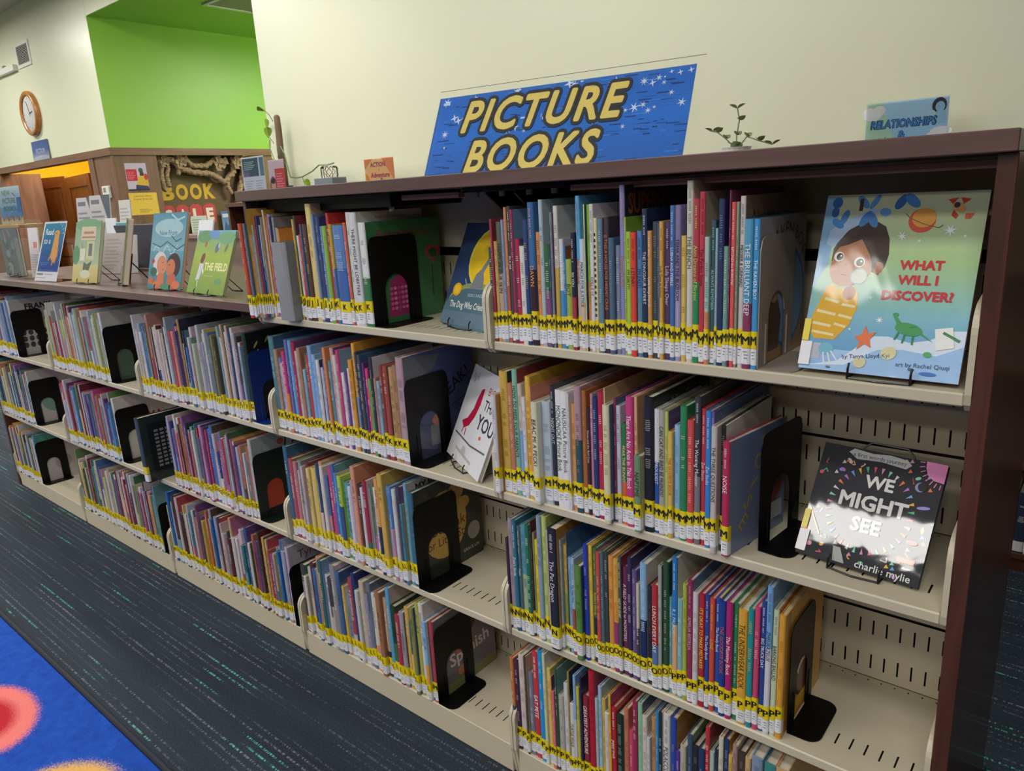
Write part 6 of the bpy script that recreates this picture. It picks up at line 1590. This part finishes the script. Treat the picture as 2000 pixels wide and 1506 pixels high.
fic = [('grad', 0, 0, 1, .5, 'dce4f4', '5a7cc8'), ('grad', 0, .5, 1, 1, '5a7cc8', '4a68b0')] + [('ell', .5, .12, .45, .12, 'dce4f2'), ('text', 'FICTION', .5, .48, .24, '2c3a6a', {'bold': .05, 'maxw': .84}), ('text', 'FICTION', .5, .48, .24, 'e8ecf4', {'bold': .02, 'maxw': .82})]
acrylic_sign('genre_sign', 'small blue FICTION sign standing on the brown rail under the clock', -5.10, YW - 0.018, 2.10, 0, 0.05, 0.50, 0.215, fic, 0.015)
r = thing('thermostat', 'white wall thermostat on the brown panelling beside the double doors', 'thermostat', (-3.32, YW, 1.685))
mb = MB(); mb.bbox(-.075, -0.03, -.06, .075, -0.0, .062, 0.006); mb.build('body', M['white'], r)
mb = MB(); mb.box(-.04, -0.0315, .0, .02, -0.0302, .045); mb.build('display', M['grey'], r)

# ------------------------------------------------------------------ alcove: posters and the sale board
def wall_sheet(name, label, y0, z0, w, h, art, x=XA, cat='poster', yaw=0.0):
    r = thing(name, label, cat, (x + 0.0005, y0, z0), (0, 0, yaw))
    mb = MB(); mb.box(0, 0, 0, 0.0012, w, h, S('e0dcd8')); mb.build('sheet', M['paper'], r)
    mb = MB(); draw(mb, art, w, h, lambda a, c, off: (0.0013 + off, a, c)); mb.build('print', M['paper'], r)
    return r
p1 = [('rect', 0, 0, 1, 1, 'c4b4cc'), ('rect', 0, .0, 1, .06, '2a2230'), ('rect', .02, .36, .52, .78, 'c01f38'), ('ell', .72, .74, .11, .09, '3a5a60'), ('ell', .74, .6, .10, .12, '5a3028'), ('poly', [(.42, .06), (.98, .06), (1, .42), (.88, .54), (.62, .54), (.46, .32)], 'd8ac34'), ('poly', [(.36, .06), (1, .06), (.98, .16), (.4, .22)], '3a3464'), ('ell', .92, .5, .09, .12, 'c03a44')] + lines(5, 'e07a88', .06, .44, .42, .72)
wall_sheet('wall_poster', 'lilac poster with a red quote block and a figure in yellow', 2.253, 1.685, 0.212, 0.268, p1)
y2 = [('rect', 0, 0, 1, 1, 'e8bf4a'), ('text', 'Lakeview Library', .5, .86, .085, '5a481c', {'maxw': .68}), ('text', "Friends' Book Sale", .5, .72, .085, '5a481c', {'maxw': .68})] + lines(4, 'a08430', .3, .75, .1, .3)
wall_sheet('wall_notice', 'yellow paper notice about the library book sale under the lilac poster', 2.243, 1.445, 0.284, 0.218, y2, cat='notice')
r = thing('sale_board', 'brown display board reading BOOK SALE inside the wall niche', 'sign board', (-3.255, 2.61, NZ0 + 0.002))
mb = MB(); mb.box(-0.012, 0, 0, 0, 1.02, 1.06); mb.build('board', M['board'], r)
for k, ch in enumerate('BOOK'):
    mb = MB(); V, F, a0, a1, b0, b1 = text_geo(ch, .05, 0, 1, 4)
    yy = .045 + .158 * k
    for dx in (0.0045, 0.0006):
        mb.add([(dx, yy + (a - a0) / (a1 - a0) * .135, .625 + (c - b0) / (b1 - b0) * .165) for a, c in V], F, S('d6a92c'))
    mb.build('letter', M['paper'], r)
for k, ch in enumerate('SALE'):
    yy = .02 + .155 * k
    mb = MB()
    pts = [(yy, .37), (yy + .14, .37), (yy + .14, .545), (yy + .105, .575), (yy + .035, .575), (yy, .545)]
    mb.prism([(a, c) for a, c in pts], 0.0006, 0.0024, S('c8434a'), axis='x')
    tg = mb.build('tag', M['paper'], r)
    mb = MB(); V, F, a0, a1, b0, b1 = text_geo(ch, .05)
    mb.add([(0.0032, yy + .03 + (a - a0) / (a1 - a0) * .085, .395 + (c - b0) / (b1 - b0) * .135) for a, c in V], F, S('e6e0d4')); mb.build('letter', M['paper'], tg)
def twisted(mb, pts, rad, pitch=0.035, n=2):
    P_ = [Vector(p) for p in pts]
    dense = []
    for a, b in zip(P_[:-1], P_[1:]):
        m = max(2, int((b - a).length / 0.008))
        dense += [a.lerp(b, k / m) for k in range(m)]
    dense.append(P_[-1])
    L = 0.0
    strands = [[] for _ in range(n)]
    for i, p in enumerate(dense):
        d = (dense[min(i + 1, len(dense) - 1)] - dense[max(i - 1, 0)]).normalized()
        u = d.cross(Vector((1, 0, 0)));  u = u.normalized() if u.length > .1 else Vector((0, 1, 0)); w = d.cross(u)
        if i: L += (p - dense[i - 1]).length
        for s in range(n):
            a = 2 * math.pi * (L / pitch + s / n)
            strands[s].append(p + (u * math.cos(a) + w * math.sin(a)) * rad * .55)
    for s in strands: mb.tube(s, rad * .72, 6, taper=[(1.0, .95, .62)[i % 3] for i in range(len(s))])
r = thing('paper_garland', 'garland of twisted brown paper vines draped round the niche', 'garland', (0, 0, 0))
X = -3.17
for pts, rad in (([(X, 3.58, 2.02), (X, 3.60, 1.85), (X, 3.50, 1.60), (X, 3.44, 1.35), (X, 3.40, 1.12)], .035), ([(X - .02, 3.63, 2.0), (X, 3.64, 1.75), (X, 3.58, 1.5), (X, 3.52, 1.25), (X, 3.47, 1.05)], .032), ([(X, 3.5, 2.0), (X, 3.47, 1.85), (X, 3.35, 1.75), (X, 3.2, 1.84), (X, 3.0, 1.86), (X, 2.86, 1.9), (X, 2.78, 2.0)], .032),
                 ([(X, 3.3, 2.01), (X, 3.15, 1.92), (X, 3.0, 1.93), (X, 2.9, 2.01)], .028), ([(X, 2.64, 2.02), (X, 2.66, 1.9), (X, 2.64, 1.8), (X, 2.66, 1.68)], .028), ([(X, 2.72, 2.02), (X, 2.73, 1.9), (X, 2.70, 1.82), (X, 2.71, 1.72)], .024), ([(X, 2.83, 2.02), (X, 2.85, 1.92), (X, 2.83, 1.84)], .022), ([(X, 3.4, 1.8), (X, 3.38, 1.7), (X, 3.42, 1.62)], .022), ([(X, 3.62, 1.9), (X, 3.63, 1.7), (X, 3.64, 1.55)], .02)):
    mb = MB(); twisted(mb, pts, rad); mb.build('vine', M['rope'], r, smooth=True)
def paper_flower(y, z, s, c=None):
    mb = MB()
    for k in range(9):
        a = k * 2.4; rr = s * (0.35 + .07 * k)
        mb.poly([(X + .035 - .004 * k, y, z), (X + .03 + .006 * k, y + rr * math.cos(a - .5), z + rr * math.sin(a - .5)), (X + .05, y + rr * 1.1 * math.cos(a), z + rr * 1.1 * math.sin(a)), (X + .03 + .006 * k, y + rr * math.cos(a + .5), z + rr * math.sin(a + .5))], W1)
    mb.build('paper_flower', M['rope'], r)
for y_, z_, s_ in ((2.86, 1.97, .09), (3.3, 1.95, .10), (3.52, 1.96, .09), (3.6, 1.8, .07), (2.68, 1.97, .07), (3.62, 1.55, .06)): paper_flower(y_, z_, s_)
wall_sheet('niche_card', 'small white printed card at the foot of the sale board', 2.905, 1.20, 0.19, 0.20, [('rect', 0, 0, 1, 1, 'c8ccc8')] + lines(6, '9a9e9a'), x=-3.215, cat='card')
wall_sheet('niche_booklet', 'blue booklet leaning at the right foot of the sale board', 3.27, 1.22, 0.13, 0.215, [('grad', 0, 0, 1, 1, '7aa0b0', '4a68b0'), ('rect', .1, .68, .9, .86, 'c8d0d8'), ('poly', [(.1, 0), (.9, 0), (.7, .4), (.5, .25), (.3, .5)], '3a5a90')], x=-3.205, cat='booklet')
# carved panel under the notices and the service desk
r = thing('carved_panel', 'reddish carved wooden panel low on the alcove wall', 'panel', (XA + 0.002, 2.20, 0.60))
M['carved'] = wood('carved mahogany', '5a2a1c', '8a4630', 0.35, (8, 8, 8), 0.4)
mb = MB(); mb.bbox(0, 0, 0, 0.03, 0.36, 0.65, 0.004); mb.build('board', M['carved'], r)
mb = MB()
for k in range(5): mb.tube([(0.035, .06 + .06 * k, .36), (0.045, .08 + .06 * k, .48), (0.035, .05 + .06 * k, .58)], .016, 7, taper=[.5, 1.2, .5])
mb.tube([(0.035, .03, .30), (0.04, .18, .34), (0.035, .33, .30)], .02, 7); mb.tube([(0.035, .03, .62), (0.04, .18, .60), (0.035, .33, .62)], .018, 7)
mb.build('carving', M['carved'], r, smooth=True)
M['desk'] = wood('rosy laminate', '8c6f68', '9c7f78', 0.35, (2, 20, 20), 0.3)
r = thing('service_desk', 'rosy brown service desk behind the low counter', 'desk', (0.0, 1.18, 0.0))
mb = MB(); mb.bbox(0, 0, 0.0, 1.7, 0.02, 1.29, 0.002); mb.build('front_panel', M['desk'], r)
mb = MB(); mb.bbox(-0.02, -0.03, 1.29, 1.72, 0.42, 1.315, 0.002); mb.build('desk_top', M['desk'], r)
for a in (0.0, 1.68):
    mb = MB(); mb.bbox(a, 0.021, 0, a + .02, 0.40, 1.289, 0.001); mb.build('side_panel', M['desk'], r)
mb = MB(); mb.bbox(0.02, -0.008, 1.10, 1.68, 0.0, 1.112, 0.001); mb.build('edge_strip', M['white'], r)
